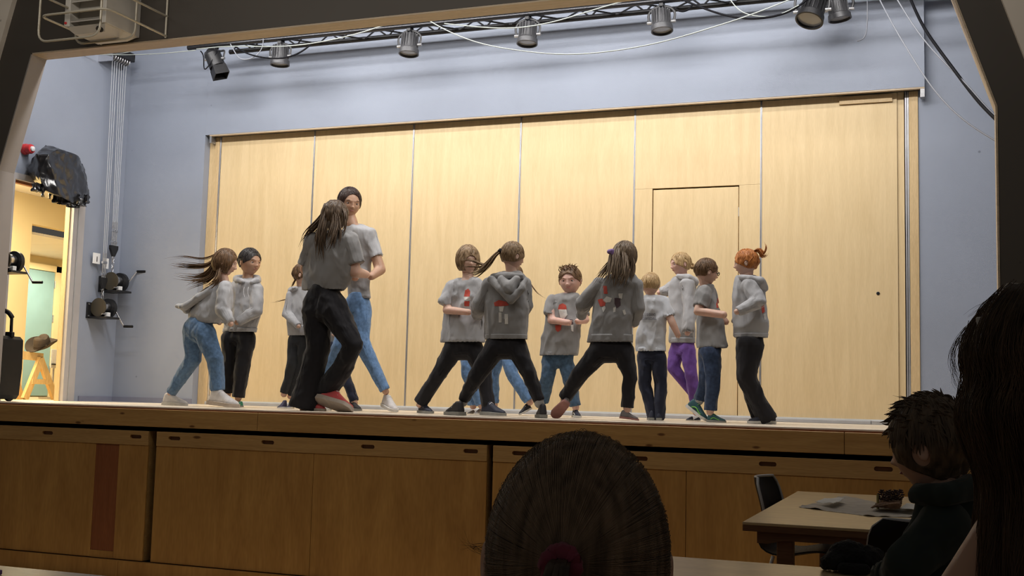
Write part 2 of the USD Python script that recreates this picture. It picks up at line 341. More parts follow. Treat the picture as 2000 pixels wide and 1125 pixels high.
# ---------------------------------------------- the folding wall of maple panels
fw = thing('folding_wall', 'tall folding wall of pale maple panels closing the back of the stage', 'folding wall', (-3.7, YB, ZS))
PX = [-7.086, -5.963, -4.854, -3.735, -2.626, -1.491, -.300]
PZ0, PZ1 = ZS+.032, 4.176
for i in range(6):
    a, b = PX[i]+.008, PX[i+1]-.008
    if i == 4:
        d0, d1, dz = -2.457, -1.679, 3.436
        leaf = Polygon([(a, PZ0), (b, PZ0), (b, PZ1), (a, PZ1)]).difference(sbox(d0, PZ0-.1, d1, dz))
        lo, hi = leaf.intersection(sbox(a, PZ0, b, dz)), leaf.intersection(sbox(a, dz, b, PZ1))
        obj('panel', prism(sbox(a, dz+.0015, b, PZ1), YB, YB+.08), 'maple', fw)
        obj('door_jamb', bx(a, d0, YB, YB+.08, PZ0, dz), 'maple', fw)
        obj('door_jamb', bx(d1, b, YB, YB+.08, PZ0, dz), 'maple', fw)
        dl = obj('door_leaf', bx(d0+.007, d1-.007, YB+.006, YB+.06, PZ0, dz-.012, .003), 'maple', fw)
        for z in (1.9, 2.6, 3.2): obj('hinge', rod((d1-.003, YB+.004, z-.04), (d1-.003, YB+.004, z+.04), .004), 'aluminium', dl)
    elif i == 5:
        obj('panel', bx(a, -.362, YB, YB+.08, PZ0, PZ1, .002), 'maple', fw)
        obj('closing_strip', bx(-.360, b, YB+.012, YB+.08, PZ0, PZ1), 'maple', fw)
        ck = obj('keyhole_rosette', lathe([(0, .006), (.010, .006), (.014, .004), (.014, 0)], (-.522, YB, 2.472), (0, -1, 0)), 'black_metal', fw, smooth=30)
        obj('keyhole', lathe([(0, .0075), (.006, .0075), (.006, .005)], (-.522, YB, 2.472), (0, -1, 0), 12), 'black_plastic', ck)
    else:
        obj('panel', bx(a, b, YB, YB+.08, PZ0, PZ1, .002), 'maple', fw)
for x in PX[1:6]:
    obj('edge_profile', bx(x-.0075, x-.0015, YB-.004, YB+.07, PZ0, PZ1), 'aluminium', fw)
    obj('edge_profile', bx(x+.0015, x+.0075, YB-.004, YB+.07, PZ0, PZ1), 'aluminium', fw)
obj('edge_profile', bx(PX[0]-.010, PX[0]+.006, YB-.004, YB+.07, PZ0, PZ1), 'aluminium', fw)
obj('edge_profile', bx(-.300, -.288, YB-.006, YB+.07, PZ0, PZ1), 'aluminium', fw)
obj('edge_profile', bx(-.284, -.270, YB-.006, YB+.07, PZ0, PZ1), 'aluminium', fw)
obj('post', bx(-7.215, -7.098, YB-.012, YB+.10, ZS, PZ1+.002, .003), 'maple_edge', fw)
obj('post', bx(-.267, -.195, YB-.012, YB+.10, ZS, PZ1+.002, .003), 'maple_edge', fw)
obj('head_track', bx(-7.165, -.141, YB-.098, YB-.062, 4.166, 4.1795), 'lining_wood', fw)
obj('track_groove', bx(-7.15, -.165, YB-.0615, YB-.02, 4.168, 4.1795), 'black_metal', fw)
obj('track_cover', bx(-.83, -.40, YB-.018, YB-.0045, 4.095, 4.160), 'maple_edge', fw)
obj('end_cap', bx(-7.165, -7.14, YB-.096, YB-.020, 4.095, 4.165), 'dull_steel', fw)
obj('end_cap', bx(-.175, -.141, YB-.096, YB-.020, 4.095, 4.165), 'dull_steel', fw)
obj('floor_rail', bx(-7.096, -.58, YB-.055, YB+.07, ZS, ZS+.030, .004), 'grey_track', fw)
obj('rail_lip', bx(-7.096, -.40, YB-.012, YB-.0005, ZS+.0305, ZS+.042), 'white_plastic', fw)
obj('rail_end', bx(-.578, -.275, YB-.055, YB+.07, ZS, ZS+.034, .004), 'aluminium', fw)
# ------------------------------------------------------------------ stage gear
plain('red_plastic', (.62, .035, .04), .35); plain('clear_lens', (.85, .85, .85), .15, spec=.6)
plain('bin_bag', (.010, .010, .012), .20, spec=.9, bump=.35, bscale=11)
plain('lamp_grey', (.055, .055, .06), .42, .15, var=.15, scale=30); plain('lamp_lens', (.30, .31, .33), .12, spec=.8)
plain('cable_white', (.30, .33, .31), .5); plain('cable_black', (.006, .006, .008), .6, spec=.1); plain('cable_grey', (.20, .21, .24), .5)
plain('rope_white', (.46, .48, .52), .6); plain('heater_white', (.55, .52, .47), .45, var=.05); plain('cage_wire', (.50, .46, .37), .4, .2)
plain('label_white', (.80, .80, .80), .6); plain('hat_felt', (.050, .036, .026), .8, var=.25, scale=9, bump=.3); plain('hat_band', (.05, .035, .025), .5)
plain('board_blue', (.03, .10, .62), .5); plain('drum_brown', (.10, .085, .06), .4, .4)
plain('paper_grey', (.50, .46, .41), .8, var=.1, scale=14, bump=.25, bscale=20); plain('napkin', (.80, .80, .78), .85, bump=.3, bscale=25)
plain('bark', (.16, .085, .045), .9, var=.5, scale=30, bump=.9, bscale=60); plain('cone_brown', (.055, .025, .022), .7, var=.3, scale=40)
plain('knit_black', (.010, .010, .011), .95, var=.4, scale=60, bump=.8, bscale=120); plain('purple_card', (.24, .13, .42), .6)
plain('candle_amber', (.35, .30, .12), .15, spec=.7)

plain('truss_dark', (.05, .05, .055), .25, .8)
# trolley loudspeaker at the left edge of the stage
SX = -8.026
sp = thing('trolley_speaker', 'black trolley loudspeaker with pull-up handle at the left end of the stage', 'loudspeaker', (SX, 8.1900, ZS))
prof = [(-.185, ZS+.035), (-.185, ZS+.46), (-.165, ZS+.545), (.10, ZS+.575), (.128, ZS+.55), (.136, ZS+.30), (.118, ZS+.06), (.095, ZS+.03)]
obj('cabinet', to_tri(Manifold.batch_hull([to_man(trimesh.creation.icosphere(2, .012)).translate((SX+0.000+a, y, z)) for a, z in prof for y in (7.9900, 8.2500)])), 'black_plastic', sp, smooth=35)
obj('grille', bx(SX-0.155, SX+0.105, 7.9700, 7.9775, ZS+.09, ZS+.46, .006), 'knit_black', sp)
obj('top_trim', tube(spline([(SX-0.185, 7.9820, ZS+.556), (SX+0.000, 7.9820, ZS+.585), (SX+0.100, 7.9820, ZS+.588), (SX+0.128, 7.9820, ZS+.565)], 14), .006), 'aluminium', sp, smooth=True)
hz = ZS+.80
[obj('handle_post', q, 'black_plastic', sp) for q in (rod((SX+0.105, 8.1400, ZS+.57), (SX+0.100, 8.1400, hz-.05), .014), rod((SX-0.140, 8.1400, ZS+.57), (SX-0.140, 8.1400, hz-.02), .014),
    bx(SX-0.165, SX-0.070, 8.1200, 8.1600, ZS+.578, ZS+.62, .006), bx(SX+0.050, SX+0.130, 8.1200, 8.1600, ZS+.578, ZS+.625, .006))]
obj('handle_grip', tube(spline([(SX-0.150, 8.1400, hz+.005), (SX-0.050, 8.1400, hz+.022), (SX+0.060, 8.1400, hz+.0), (SX+0.105, 8.1400, hz-.045)], 14), .021, 10), 'black_plastic', sp, smooth=True)
for x in (SX-0.140, SX+0.080): obj('wheel', lathe([(0, -.02), (.045, -.02), (.05, -.012), (.05, .012), (.045, .02), (0, .02)], (x, 8.1900, ZS+.05), (1, 0, 0), 20), 'black_plastic', sp, smooth=40)
for x in (SX-0.130, SX+0.060): obj('foot', bx(x-.02, x+.02, 7.9900, 8.0300, ZS, ZS+.045, .004), 'black_plastic', sp)

# fire alarm sounder on the left wall
al = thing('fire_alarm', 'round red fire alarm sounder on the left wall above the doorway', 'fire alarm', (XL, 8.457, 3.773))
obj('base', lathe([(0, 0), (.052, 0), (.052, .03), (.047, .042), (0, .042)], (XL, 8.46, 3.775), (1, 0, 0)), 'red_plastic', al, smooth=30)
obj('sounder', lathe([(.045, .042), (.047, .075), (.040, .092), (.026, .094), (0, .094)], (XL, 8.46, 3.775), (1, 0, 0)), 'red_plastic', al, smooth=30)
obj('lens', lathe([(.026, .0945), (.024, .108), (.010, .114), (0, .115)], (XL, 8.46, 3.775), (1, 0, 0)), 'clear_lens', al, smooth=40, label='white flashing lens')

# loudspeaker wrapped in a black bin bag over the door
def crumple(m, amp, sc, seed, it=2):
    for _ in range(it): m = m.subdivide()
    m.merge_vertices()
    n = m.vertex_normals; v = m.vertices
    a = np.abs(meshkit.fbm(v*sc, 3, seed)-.5)*2; b = np.abs(meshkit.noise(v*sc*2.3+9, seed+5)-.5)*2
    m.vertices = v+n*((a*.7+b*.3)-.35)[:, None]*amp*2
    return m
bg = thing('bagged_loudspeaker', 'wall loudspeaker wrapped in a shiny black bin bag above the doorway', 'loudspeaker', (XL+.25, 8.9, 3.6))
P = [atX(*q) for q in ((88, 281, XL+.12), (118, 290, XL+.32), (152, 302, XL+.30), (163, 320, XL+.10), (176, 372, XL+.22), (172, 390, XL+.12), (140, 397, XL+.38), (118, 384, XL+.40), (88, 372, XL+.34), (70, 362, XL+.10), (52, 330, XL+.03), (60, 312, XL+.02), (70, 300, XL+.25), (160, 330, XL+.02), (160, 392, XL+.03), (95, 300, XL+.36), (75, 345, XL+.30))]
hull = trimesh.convex.convex_hull(np.array(P)); hm = to_tri(to_man(hull).refine_to_length(.05))
obj('bin_bag', crumple(hm, .026, 6.0, 3, 1), 'bin_bag', bg, smooth=28)
fr = []
for i, (px, py) in enumerate(((72, 366), (84, 374), (98, 380), (112, 388), (126, 392), (142, 398), (158, 394), (170, 388))):
    c = atX(px, py, XL+.27+.05*math.sin(i*2.1)); pts = np.array([c+np.array([.05*math.cos(t+i), .06*math.sin(t), (.035 if k else -.045)]) for k in (0, 1) for t in np.arange(0, 6.3, 1.3)])
    fr.append(crumple(trimesh.convex.convex_hull(pts), .022, 14, 20+i, 2))
[obj('bag_edge', q, 'bin_bag', bg, smooth=25) for q in fr]
obj('wall_bracket', cat(bx(XL+.0005, XL+.03, 8.80, 9.0, 3.55, 3.75), rod((XL+.02, 8.9, 3.65), (XL+.14, 8.9, 3.66), .02)), 'black_metal', bg)

# ---- counterweight ropes on the left wall: pulley block, ropes, forks, chains, plates, winches
rx = XL+.13
pb = thing('pulley_block', 'dark steel pulley block high on the left wall with the white ropes', 'pulley', (XL, 9.5, 4.98))
obj('housing', bx(XL+.0005, XL+.20, 9.40, 9.72, 4.97, 5.06, .006), 'black_metal', pb)
for k in range(7): obj('sheave', lathe([(0, -.006), (.045, -.006), (.038, 0), (.045, .006), (0, .006)], (rx, 9.45+.036*k, 4.965), (0, 1, 0), 18), 'dull_steel', pb, smooth=30)
obj('axle', rod((rx, 9.41, 4.965), (rx, 9.71, 4.965), .008), 'chrome', pb)
obj('bracket', bx(XL+.0005, XL+.18, 9.385, 9.40, 4.90, 5.06), 'chrome', pb); obj('bracket', bx(XL+.0005, XL+.05, 9.72, 9.735, 4.90, 5.06), 'chrome', pb)
ends = [(.0, 2.86, 0), (.036, 2.86, 0), (.072, 2.86, 0), (.115, 3.22, 1), (.15, 3.22, 1), (.185, 3.22, 1), (.215, 3.22, 1)]
for k, (dy, zb, g) in enumerate(ends):
    a = np.array([rx, 9.45+.036*k, 4.955]); b = np.array([rx-.03, (9.525+.022*k) if g == 0 else (9.60+.022*(k-3)+.04), zb])
    obj('rope', rod(a, b, .0042, 8), 'rope_white', None, True, label=('leftmost', 'second', 'third', 'fourth', 'fifth', 'sixth', 'rightmost')[k]+' of the thin white hoisting ropes down the left wall', category='rope', group='white hoisting ropes on the left wall')
def fork(loc, n, label):
    x, y, z = loc; t = thing('rope_fork', label, 'rope fork', loc, 'rope forks on the left wall')
    w = .022
    for k in range(n):
        yy = y+(k-(n-1)/2)*w
        obj('tine', rod((x, yy, z-.14), (x, yy, z+.12), .0055), 'dull_steel', t, True)
        obj('clamp', bx(x-.012, x+.012, yy-.009, yy+.009, z+.01, z+.035, .002), 'chrome', t)
        obj('clamp', bx(x-.012, x+.012, yy-.009, yy+.009, z-.11, z-.085, .002), 'chrome', t)
    W = n*w/2+.012
    obj('yoke', trimesh.convex.convex_hull(np.array([(x+dx, y+dy, zz) for dx in (-.014, .014) for dy, zz in ((-W, z-.135), (W, z-.135), (-W, z-.17), (W, z-.17), (-.012, z-.25), (.012, z-.25))])), 'black_metal', t)
fork((rx-.03, 9.673, 3.14), 4, 'upper steel rope fork gathering four white ropes on the left wall')
fork((rx-.03, 9.545, 2.79), 3, 'lower steel rope fork gathering three ropes beside the white plates')
def chain(x, y, z0, z1, label):
    t = thing('chain', label, 'chain', (x, y, (z0+z1)/2), 'short chains between forks and winches'); n = int((z0-z1)/.042)
    for k in range(n):
        z = z0-(k+.5)*(z0-z1)/n; a = np.arange(0, 2*math.pi+.01, math.pi/6); c = np.cos(a)*.012; s = np.sin(a)*.030
        p = np.c_[x+(c if k % 2 else c*0), y+(c*0 if k % 2 else c), z+s]
        obj('link', tube(p, .0042, 6), 'chrome', t, True)
chain(rx-.03, 9.673, 2.895, 2.73, 'chain under the upper rope fork, leading to the upper winch')
chain(rx-.03, 9.545, 2.545, 2.43, 'chain under the lower rope fork, leading to the lower winch')
for k, (y0, z0, w, l) in enumerate(((9.475, 2.85, .13, 'white lettered plate left of the lower rope fork'), (9.615, 2.815, .115, 'white lettered plate right of the lower rope fork'))):
    t = thing('sign_plate', l, 'sign', (XL, y0, z0), 'white plates at the rope forks')
    obj('plate', bx(XL+.045, XL+.049, y0-w/2+.02, y0+w/2, z0-.055, z0+.055, .001), 'label_white', t)
    obj('standoff', rod((XL+.0005, y0+.01, z0), (XL+.0445, y0+.01, z0), .006), 'dull_steel', t)
    obj('mark', bx(XL+.0492, XL+.0500, y0+.012, y0+.022, z0-.035, z0+.02), 'black_plastic', t)
def winch(y, z, up, label, cx=.0):
    t = thing('hand_winch', label, 'winch', (XL, y, z), 'black hand winches on the left wall')
    X = XL+cx
    obj('base_plate', bx(XL+.0005, XL+.02, y-.13, y+.10, z-.115, z+.05, .002), 'black_metal', t)
    obj('shelf', bx(XL+.0205, X+.25, y-.11, y+.09, z-.115, z-.095, .003), 'black_metal', t)
    obj('side_cheek', lathe([(0, -.007), (.095, -.007), (.095, .007), (0, .007)], (X+.11, y-.075, z), (0, 1, 0), 28), 'drum_brown', t, smooth=30)
    obj('drum', lathe([(0, -.055), (.055, -.055), (.055, .055), (0, .055)], (X+.11, y-.010, z+.01), (0, 1, 0), 24), 'chrome', t, smooth=30)
    obj('side_cheek', lathe([(0, -.02), (.10, -.02), (.10, .02), (0, .02)], (X+.11, y+.07, z), (0, 1, 0), 28), 'black_metal', t, smooth=30)
    obj('pawl_box', bx(X+.16, X+.205, y-.045, y+.0, z-.094, z-.05, .003), 'label_white', t)
    obj('pawl_bolt', rod((X+.18, y-.10, z-.07), (X+.18, y-.046, z-.07), .008), 'dull_steel', t)
    s = 1 if up else -1
    a = np.array([X+.15, y+.095, z-.05 if up else z+.02]); b = a+np.array([.09, .075, .16*s*1.1 if up else -.20])
    obj('crank_shaft', rod((X+.15, y+.085, a[2]), a+np.array([0, .012, 0]), .010), 'chrome', t)
    obj('crank_arm', rod(a-(b-a)*.25 if up else a, b, .008), 'chrome', t, True)
    obj('crank_handle', rod(b, b+np.array([.10, .015, .0]), .013), 'black_plastic', t, True)
    for dy in (-.115, .07):
        for dz in (-.09, .03): obj('bolt', rod((XL+.0205, y+dy, z+dz), (XL+.03, y+dy, z+dz), .008, 8), 'dull_steel', t)
winch(9.72, 2.63, True, 'upper hand winch with its crank raised, on the left wall near the corner')
winch(9.56, 2.345, False, 'lower hand winch with its crank hanging down on the left wall')
winch(8.20, 2.665, False, 'hand winch at the left edge of the photo beside the doorway', .05)

# ---- lighting truss
tr = thing('lighting_truss', 'long horizontal aluminium lighting truss hanging above the stage', 'lighting truss', (-3.6, 9.5, 5.0))
ca, cb, cc = (9.40, 4.955), (9.64, 4.955), (9.52, 5.14)
obj('chord', rod((-7.11, *ca), (.9, *ca), .025), 'truss_dark', tr, True); obj('chord', rod((-6.78, *cb), (.9, *cb), .024), 'black_metal', tr, True); obj('chord', rod((-6.78, *cc), (.9, *cc), .024), 'truss_dark', tr, True)
n = 30
for k in range(n):
    x0 = -6.76+7.6*k/n; x1 = -6.76+7.6*(k+1)/n; p, q = ((ca, cc) if k % 2 == 0 else (cc, ca)); r_, s_ = ((cc, cb) if k % 2 == 0 else (cb, cc))
    obj('brace', cat(rod((x0, *p), (x1, *q), .008, 6), rod((x0, *r_), (x1, *s_), .008, 6), rod((x0, *(ca if k % 2 else cb)), (x1, *(cb if k % 2 else ca)), .008, 6)), 'black_metal', tr)
for x in (-6.3, -3.3, -.4):
    obj('suspension', cat(rod((x, 9.52, 5.16), (x, 9.52, 6.2985), .006), bx(x-.03, x+.03, 9.46, 9.58, 5.12, 5.19)), 'black_metal', tr)
def parcan(x, z, label, tilt=(0, 0, -1), black=False, size=1.0, y=9.40, old=False):
    """LED par lamp: finned body, bezel, lens, yoke and clamp; tilt is where the light opening points"""
    t = thing('stage_lamp', label, 'stage lamp', (x, y, z), 'stage lamps under the truss')
    d = np.array(tilt, float); d /= np.linalg.norm(d); o = np.array([x, y, z]); m = 'black_metal' if black else 'lamp_grey'; s = size
    if not old:
        obj('body', lathe([(0, -.115*s), (.045*s, -.115*s), (.062*s, -.09*s), (.070*s, .0), (.082*s, .035*s), (0, .035*s)], o, d, 24), m, t, smooth=30)
        R = trimesh.geometry.align_vectors([0, 0, 1], d); fins = []
        for k in range(18):
            b = trimesh.creation.box([.016*s, .006*s, .135*s]); b.apply_translation([.074*s, 0, -.038*s]); b.apply_transform(trimesh.transformations.rotation_matrix(k*math.pi/9, [0, 0, 1])); b.apply_transform(R); b.apply_translation(o); fins.append(b)
        obj('cooling_fins', cat(*fins), m, t)
        obj('bezel', lathe([(.074*s, .034*s), (.092*s, .040*s), (.095*s, .085*s), (.084*s, .086*s), (.082*s, .06*s), (.074*s, .05*s)], o, d, 28), 'lamp_grey' if not black else m, t, smooth=30)
        obj('lens', lathe([(0, .070*s), (.083*s, .066*s), (.083*s, .060*s), (0, .060*s)], o, d, 28), 'lamp_lens', t, smooth=30)
    else:
        obj('body', lathe([(0, -.12*s), (.05*s, -.11*s), (.085*s, -.05*s), (.085*s, .10*s), (.079*s, .10*s), (.079*s, -.03*s), (0, -.05*s)], o, d, 24), m, t, smooth=30)
        obj('snoot', lathe([(.086*s, .095*s), (.098*s, .10*s), (.108*s, .21*s), (.100*s, .21*s), (.092*s, .11*s), (.080*s, .10*s)], o, d, 4), m, t)
        obj('lens', lathe([(0, .03*s), (.079*s, .03*s), (.079*s, .024*s), (0, .024*s)], o, d, 24), 'lamp_lens', t, smooth=30)
    h = 4.955-.03
    obj('yoke', cat(tube(spline([o+np.array([-.105*s, 0, 0]), o+np.array([-.112*s, 0, .08*s]), (x-.07*s, y, h-.035), (x, y, h-.02), (x+.07*s, y, h-.035), o+np.array([.112*s, 0, .08*s]), o+np.array([.105*s, 0, 0])], 24), .011, 6, .35, (0, 1, 0))), 'black_metal', t)
    for sx in (-1, 1): obj('yoke_knob', rod(o+np.array([sx*.085*s, 0, 0]), o+np.array([sx*.125*s, 0, 0]), .013, 10), 'dull_steel', t)
    obj('clamp', cat(bx(x-.02, x+.02, y-.035, y+.035, h-.03, h+.002, .004), bx(x-.018, x+.018, y+.026, y+.040, h, h+.06)), 'black_metal', t)
parcan(-6.79, 4.815, 'black old-style stage lamp with a square snout at the left end of the truss', (.42, .05, -.9), True, .95, old=True)
parcan(-6.03, 4.775, 'grey finned stage lamp second from the left end of the truss')
parcan(-4.64, 4.765, 'grey finned stage lamp hanging above the dark-haired woman, third from the left', (0, -.1, -1))
parcan(-3.47, 4.76, 'grey finned stage lamp in the middle of the truss, above the ponytail girl', (0, -.1, -1))
parcan(-2.25, 4.765, 'grey finned stage lamp above the built-in door, third from the right', (.1, -.1, -1))
parcan(-.985, 4.715, 'black tilted stage lamp at the right, in front of a grey one', (-.2, -.35, -.9), True, 1.2, y=9.32)
parcan(-.80, 4.785, 'rightmost grey stage lamp, half behind the black tilted one', (.15, .05, -1), y=9.56)

# ---- cables hanging about
def cable(pts, r, m, label, n=40, name='cable', group=None):
    P = [atY(px, py, y) for px, py, y in pts]
    obj(name, tube(spline(P, n), r, 6), m, None, True, label=label, category='cable', group=group)
cable([(150, 105, 9.1), (240, 107, 9.3), (320, 104, 9.35), (382, 98, 9.36)], .0045, 'cable_white', 'pale cable from the pulley block to the left end of the truss')
cable([(196, 104, 9.42), (232, 105, 9.3), (262, 99, 9.3), (292, 91, 9.33), (335, 78, 9.36), (400, 82, 9.38)], .0045, 'cable_white', 'short pale cable crossing the top of the white ropes')
cable([(384, 96, 9.34), (440, 91, 9.3), (520, 91, 9.2), (600, 86, 9.1), (660, 75, 9.1), (720, 59, 9.1), (756, 47, 9.2)], .0055, 'cable_white', 'pale cable sagging below the left half of the truss')
cable([(838, 40, 9.2), (870, 58, 9.1), (930, 82, 9.05), (1010, 98, 9.0), (1100, 106, 9.0), (1200, 99, 9.0), (1300, 80, 9.0), (1380, 57, 9.0), (1460, 31, 9.0), (1560, -8, 9.1)], .0055, 'cable_white', 'long pale cable hanging in a wide curve under the truss')
cable([(868, 46, 9.3), (940, 53, 9.25), (1010, 54, 9.2), (1090, 40, 9.2), (1160, 19, 9.2), (1215, 3, 9.3)], .0055, 'cable_white', 'white cable looping in front of the middle of the truss')
cable([(1325, -4, 9.2), (1400, 25, 9.15), (1457, 36, 9.1), (1510, 32, 9.1), (1550, 18, 9.15), (1580, -4, 9.2)], .009, 'cable_black', 'black cable looping down between the right-hand stage lamps')
cable([(1424, -4, 9.2), (1445, 20, 9.15), (1475, 31, 9.1), (1505, 32, 9.1), (1560, 10, 9.15)], .0045, 'cable_white', 'pale cable loop beside the black loop at the right of the truss')
cable([(1316, 15, 9.3), (1330, 22, 9.3), (1345, 18, 9.3), (1352, 10, 9.3)], .008, 'cable_black', 'short black lead of the lamp above the built-in door')
cable([(450, 86, 9.3), (460, 104, 9.25), (478, 116, 9.2), (498, 110, 9.25), (512, 92, 9.3), (514, 76, 9.36)], .0055, 'cable_grey', 'grey cable loop beside the black lamp with the square snout')
cable([(458, 90, 9.3), (480, 103, 9.25), (520, 113, 9.2), (560, 112, 9.2), (590, 100, 9.25), (608, 86, 9.3)], .008, 'cable_black', 'black cable looping in front of the second stage lamp')
cable([(392, 100, 9.36), (398, 118, 9.3), (400, 135, 9.3), (412, 122, 9.32), (424, 100, 9.36)], .006, 'cable_black', 'black lead at the black lamp with the square snout')
cable([(1694, -5, 9.6), (1694, 40, 9.6), (1692, 62, 9.6), (1685, 76, 9.58), (1674, 80, 9.56)], .0055, 'cable_grey', 'loose grey wire end hanging alone at the upper right')
cable([(1716, -5, 9.3), (1745, 50, 9.1), (1785, 117, 8.9), (1830, 182, 8.6), (1885, 236, 8.3), (1948, 277, 7.98)], .0055, 'cable_grey', 'left of the three cables running down to the right edge of the opening')
cable([(1750, -5, 9.2), (1790, 58, 9.0), (1840, 117, 8.7), (1890, 167, 8.4), (1930, 212, 8.1), (1948, 229, 7.98)], .0055, 'cable_grey', 'middle of the three cables running down to the right edge of the opening')
cable([(1777, -5, 9.2), (1800, 45, 9.0), (1840, 105, 8.7), (1890, 172, 8.4), (1920, 208, 8.15), (1948, 236, 7.98)], .012, 'cable_black', 'thick black cable running down to the right edge of the opening')

# ---- heater in a wire cage on the dark wall
ht = thing('fan_heater', 'pale fan heater in a wire ball-guard on the dark wall at the upper left', 'heater', (-6.6, YF, 4.5))
hx0, hx1, hy = -6.83, -6.405, 7.37; z0 = float(atY(210, 43, hy)[2])
obj('body', cat(bx(hx0, hx0+.055, hy, YF-.001, z0, z0+.62, .004), bx(hx1-.05, hx1, hy, YF-.001, z0, z0+.62, .004), bx(hx0+.055, hx1-.05, hy+.11, YF-.001, z0, z0+.62), bx(hx0+.055, hx1-.05, hy, hy+.12, z0+.50, z0+.62)), 'heater_white', ht)
pan = trimesh.convex.convex_hull(np.array([(hx0+.01, hy+.012, z0-.0005), (hx1-.01, hy+.012, z0-.0005), (hx0+.01, YF-.02, z0-.0005), (hx1-.01, YF-.02, z0-.0005), (hx0+.06, hy+.07, z0-.05), (hx1-.06, hy+.07, z0-.05), (hx0+.06, YF-.08, z0-.05), (hx1-.06, YF-.08, z0-.05)]))
obj('bottom_pan', pan, 'heater_white', ht)
obj('drain_hole', lathe([(0, 0), (.03, 0), (.03, .012), (0, .012)], (hx1-.09, hy+.045, z0-.03), (0, -.5, -1), 16), 'black_plastic', ht)
for k in range(6):
    s = bx(hx0+.056, hx1-.051, -.045, .045, -.004, .004); s.apply_transform(trimesh.transformations.rotation_matrix(.5, [1, 0, 0])); s.apply_translation([0, hy+.05, z0+.06+.085*k]); obj('louvre', s, 'heater_white', ht)
obj('indicator', lathe([(0, 0), (.012, 0), (.010, .008), (0, .008)], (hx0+.02, hy-.0005, z0+.03), (0, -1, 0), 12), 'red_plastic', ht)
def rounded(ps, r=.06, n=6):
    out = [np.array(ps[0])]
    for a, b, c in zip(ps[:-2], ps[1:-1], ps[2:]):
        a, b, c = map(np.array, (a, b, c)); u = (a-b)/np.linalg.norm(a-b); w = (c-b)/np.linalg.norm(c-b)
        for t in np.linspace(0, 1, n): out.append((1-t)**2*(b+u*r)+2*t*(1-t)*b+t*t*(b+w*r))
    return out+[np.array(ps[-1])]
gx0, gx1, gy = float(atY(76, 41, 7.06)[0]), float(atY(325, 71, YF)[0]), 7.06
for zz in (float(atY(325, 71, YF)[2]), float(atY(323, 33, YF)[2]), float(atY(323, 33, YF)[2])+.18, float(atY(323, 33, YF)[2])+.36):
    obj('guard_hoop', tube(np.array(rounded([(gx1, YF-.002, zz), (gx1, gy, zz), (gx0, gy, zz), (gx0, YF-.002, zz)], .09)), .010, 8), 'cage_wire', ht, True)
za, zb = float(atY(180, 71, 7.20)[2]), float(atY(200, 84, 7.66)[2])
ztop = z0+.66
for yy, zz in ((7.20, za), (7.62, zb)):
    obj('guard_hoop', tube(np.array(rounded([(hx0-.10, yy, ztop), (hx0-.10, yy, zz), (hx1+.10, yy, zz), (hx1+.10, yy, ztop)], .10)), .010, 8), 'cage_wire', ht, True)
for xx in (gx0, gx1):
    obj('guard_upright', rod((xx, YF-.011, float(atY(325, 73, YF)[2])-.01), (xx, YF-.011, z0+.66), .010, 8), 'cage_wire', ht, True)

# ---- things seen through the doorway
sh = thing('sawhorse', 'pale pine sawhorse standing in the yellow side room', 'sawhorse', (-9.2, 9.9, ZS))
def plank(a, b, w, t, side=(0, 1, 0)):
    a, b = np.array(a, float), np.array(b, float); d = (b-a)/np.linalg.norm(b-a); s = np.array(side, float); s -= d*np.dot(s, d); s /= np.linalg.norm(s); n = np.cross(d, s)
    return trimesh.convex.convex_hull(np.array([p+s*w/2*i+n*t/2*j for p in (a, b) for i in (-1, 1) for j in (-1, 1)]))
top = np.array([-9.2, 9.87, ZS+.42])
obj('beam', plank((-9.215, 9.45, ZS+.475), (-9.215, 9.93, ZS+.455), .045, .085, (1, 0, 0)), 'sawn_pine', sh)
obj('leg', plank((-9.17, 9.87, ZS+.44), (-9.17, 9.67, ZS), .075, .04), 'sawn_pine', sh)
obj('leg', plank((-9.166, 9.85, ZS+.44), (-9.166, 10.12, ZS), .075, .04), 'sawn_pine', sh)
obj('leg', plank((-9.26, 9.50, ZS+.44), (-9.26, 9.30, ZS), .075, .04), 'sawn_pine', sh)
obj('leg', plank((-9.264, 9.50, ZS+.44), (-9.264, 9.72, ZS), .075, .04), 'sawn_pine', sh)
obj('crosspiece', plank((-9.148, 9.74, ZS+.19), (-9.148, 10.02, ZS+.19), .055, .018, (0, 0, 1)), 'sawn_pine', sh)
hc = np.array([-9.19, 9.90, ZS+.585])
hatt = thing('cowboy_hat', 'brown felt cowboy hat lying tilted on the end of the sawhorse', 'hat', hc)
a = np.linspace(0, 2*math.pi, 49)[:-1]; rings = []
for rr, h in ((.175, .0), (.150, -.008), (.095, -.012), (.088, .03), (.080, .085), (.066, .105), (.03, .100)):
    e = .045*np.abs(np.cos(a))**2*(max(0, rr-.09)/.08); dent = -.028*np.exp(-(np.sin(a)/.45)**2) if h > .09 else 0
    rings.append(np.c_[rr*np.cos(a)*.86, rr*np.sin(a)*1.12, h+e*1.3+dent])
V = np.vstack(rings+[[[0, 0, .075]]]); F = []
for i in range(len(rings)-1):
    for j in range(48): k = (j+1) % 48; F += [[i*48+j, i*48+k, (i+1)*48+k], [i*48+j, (i+1)*48+k, (i+1)*48+j]]
for j in range(48): F.append([(len(rings)-1)*48+j, (len(rings)-1)*48+(j+1) % 48, len(V)-1])
hm = trimesh.Trimesh(V, F, process=False); lo = hm.copy(); lo.vertices = lo.vertices-[0, 0, .005]; lo.invert()
hm = cat(hm, lo); HT = trimesh.transformations.rotation_matrix(.45, [1, .35, .0]); HT[:3, 3] = hc
hm.apply_transform(HT); obj('felt', hm, 'hat_felt', hatt, smooth=40)
bd = trimesh.creation.annulus(.086, .092, .022, sections=40); bd.apply_scale([.87, 1.13, 1]); bd.apply_translation([0, 0, .012]); bd.apply_transform(HT); obj('hat_band', bd, 'hat_band', hatt)
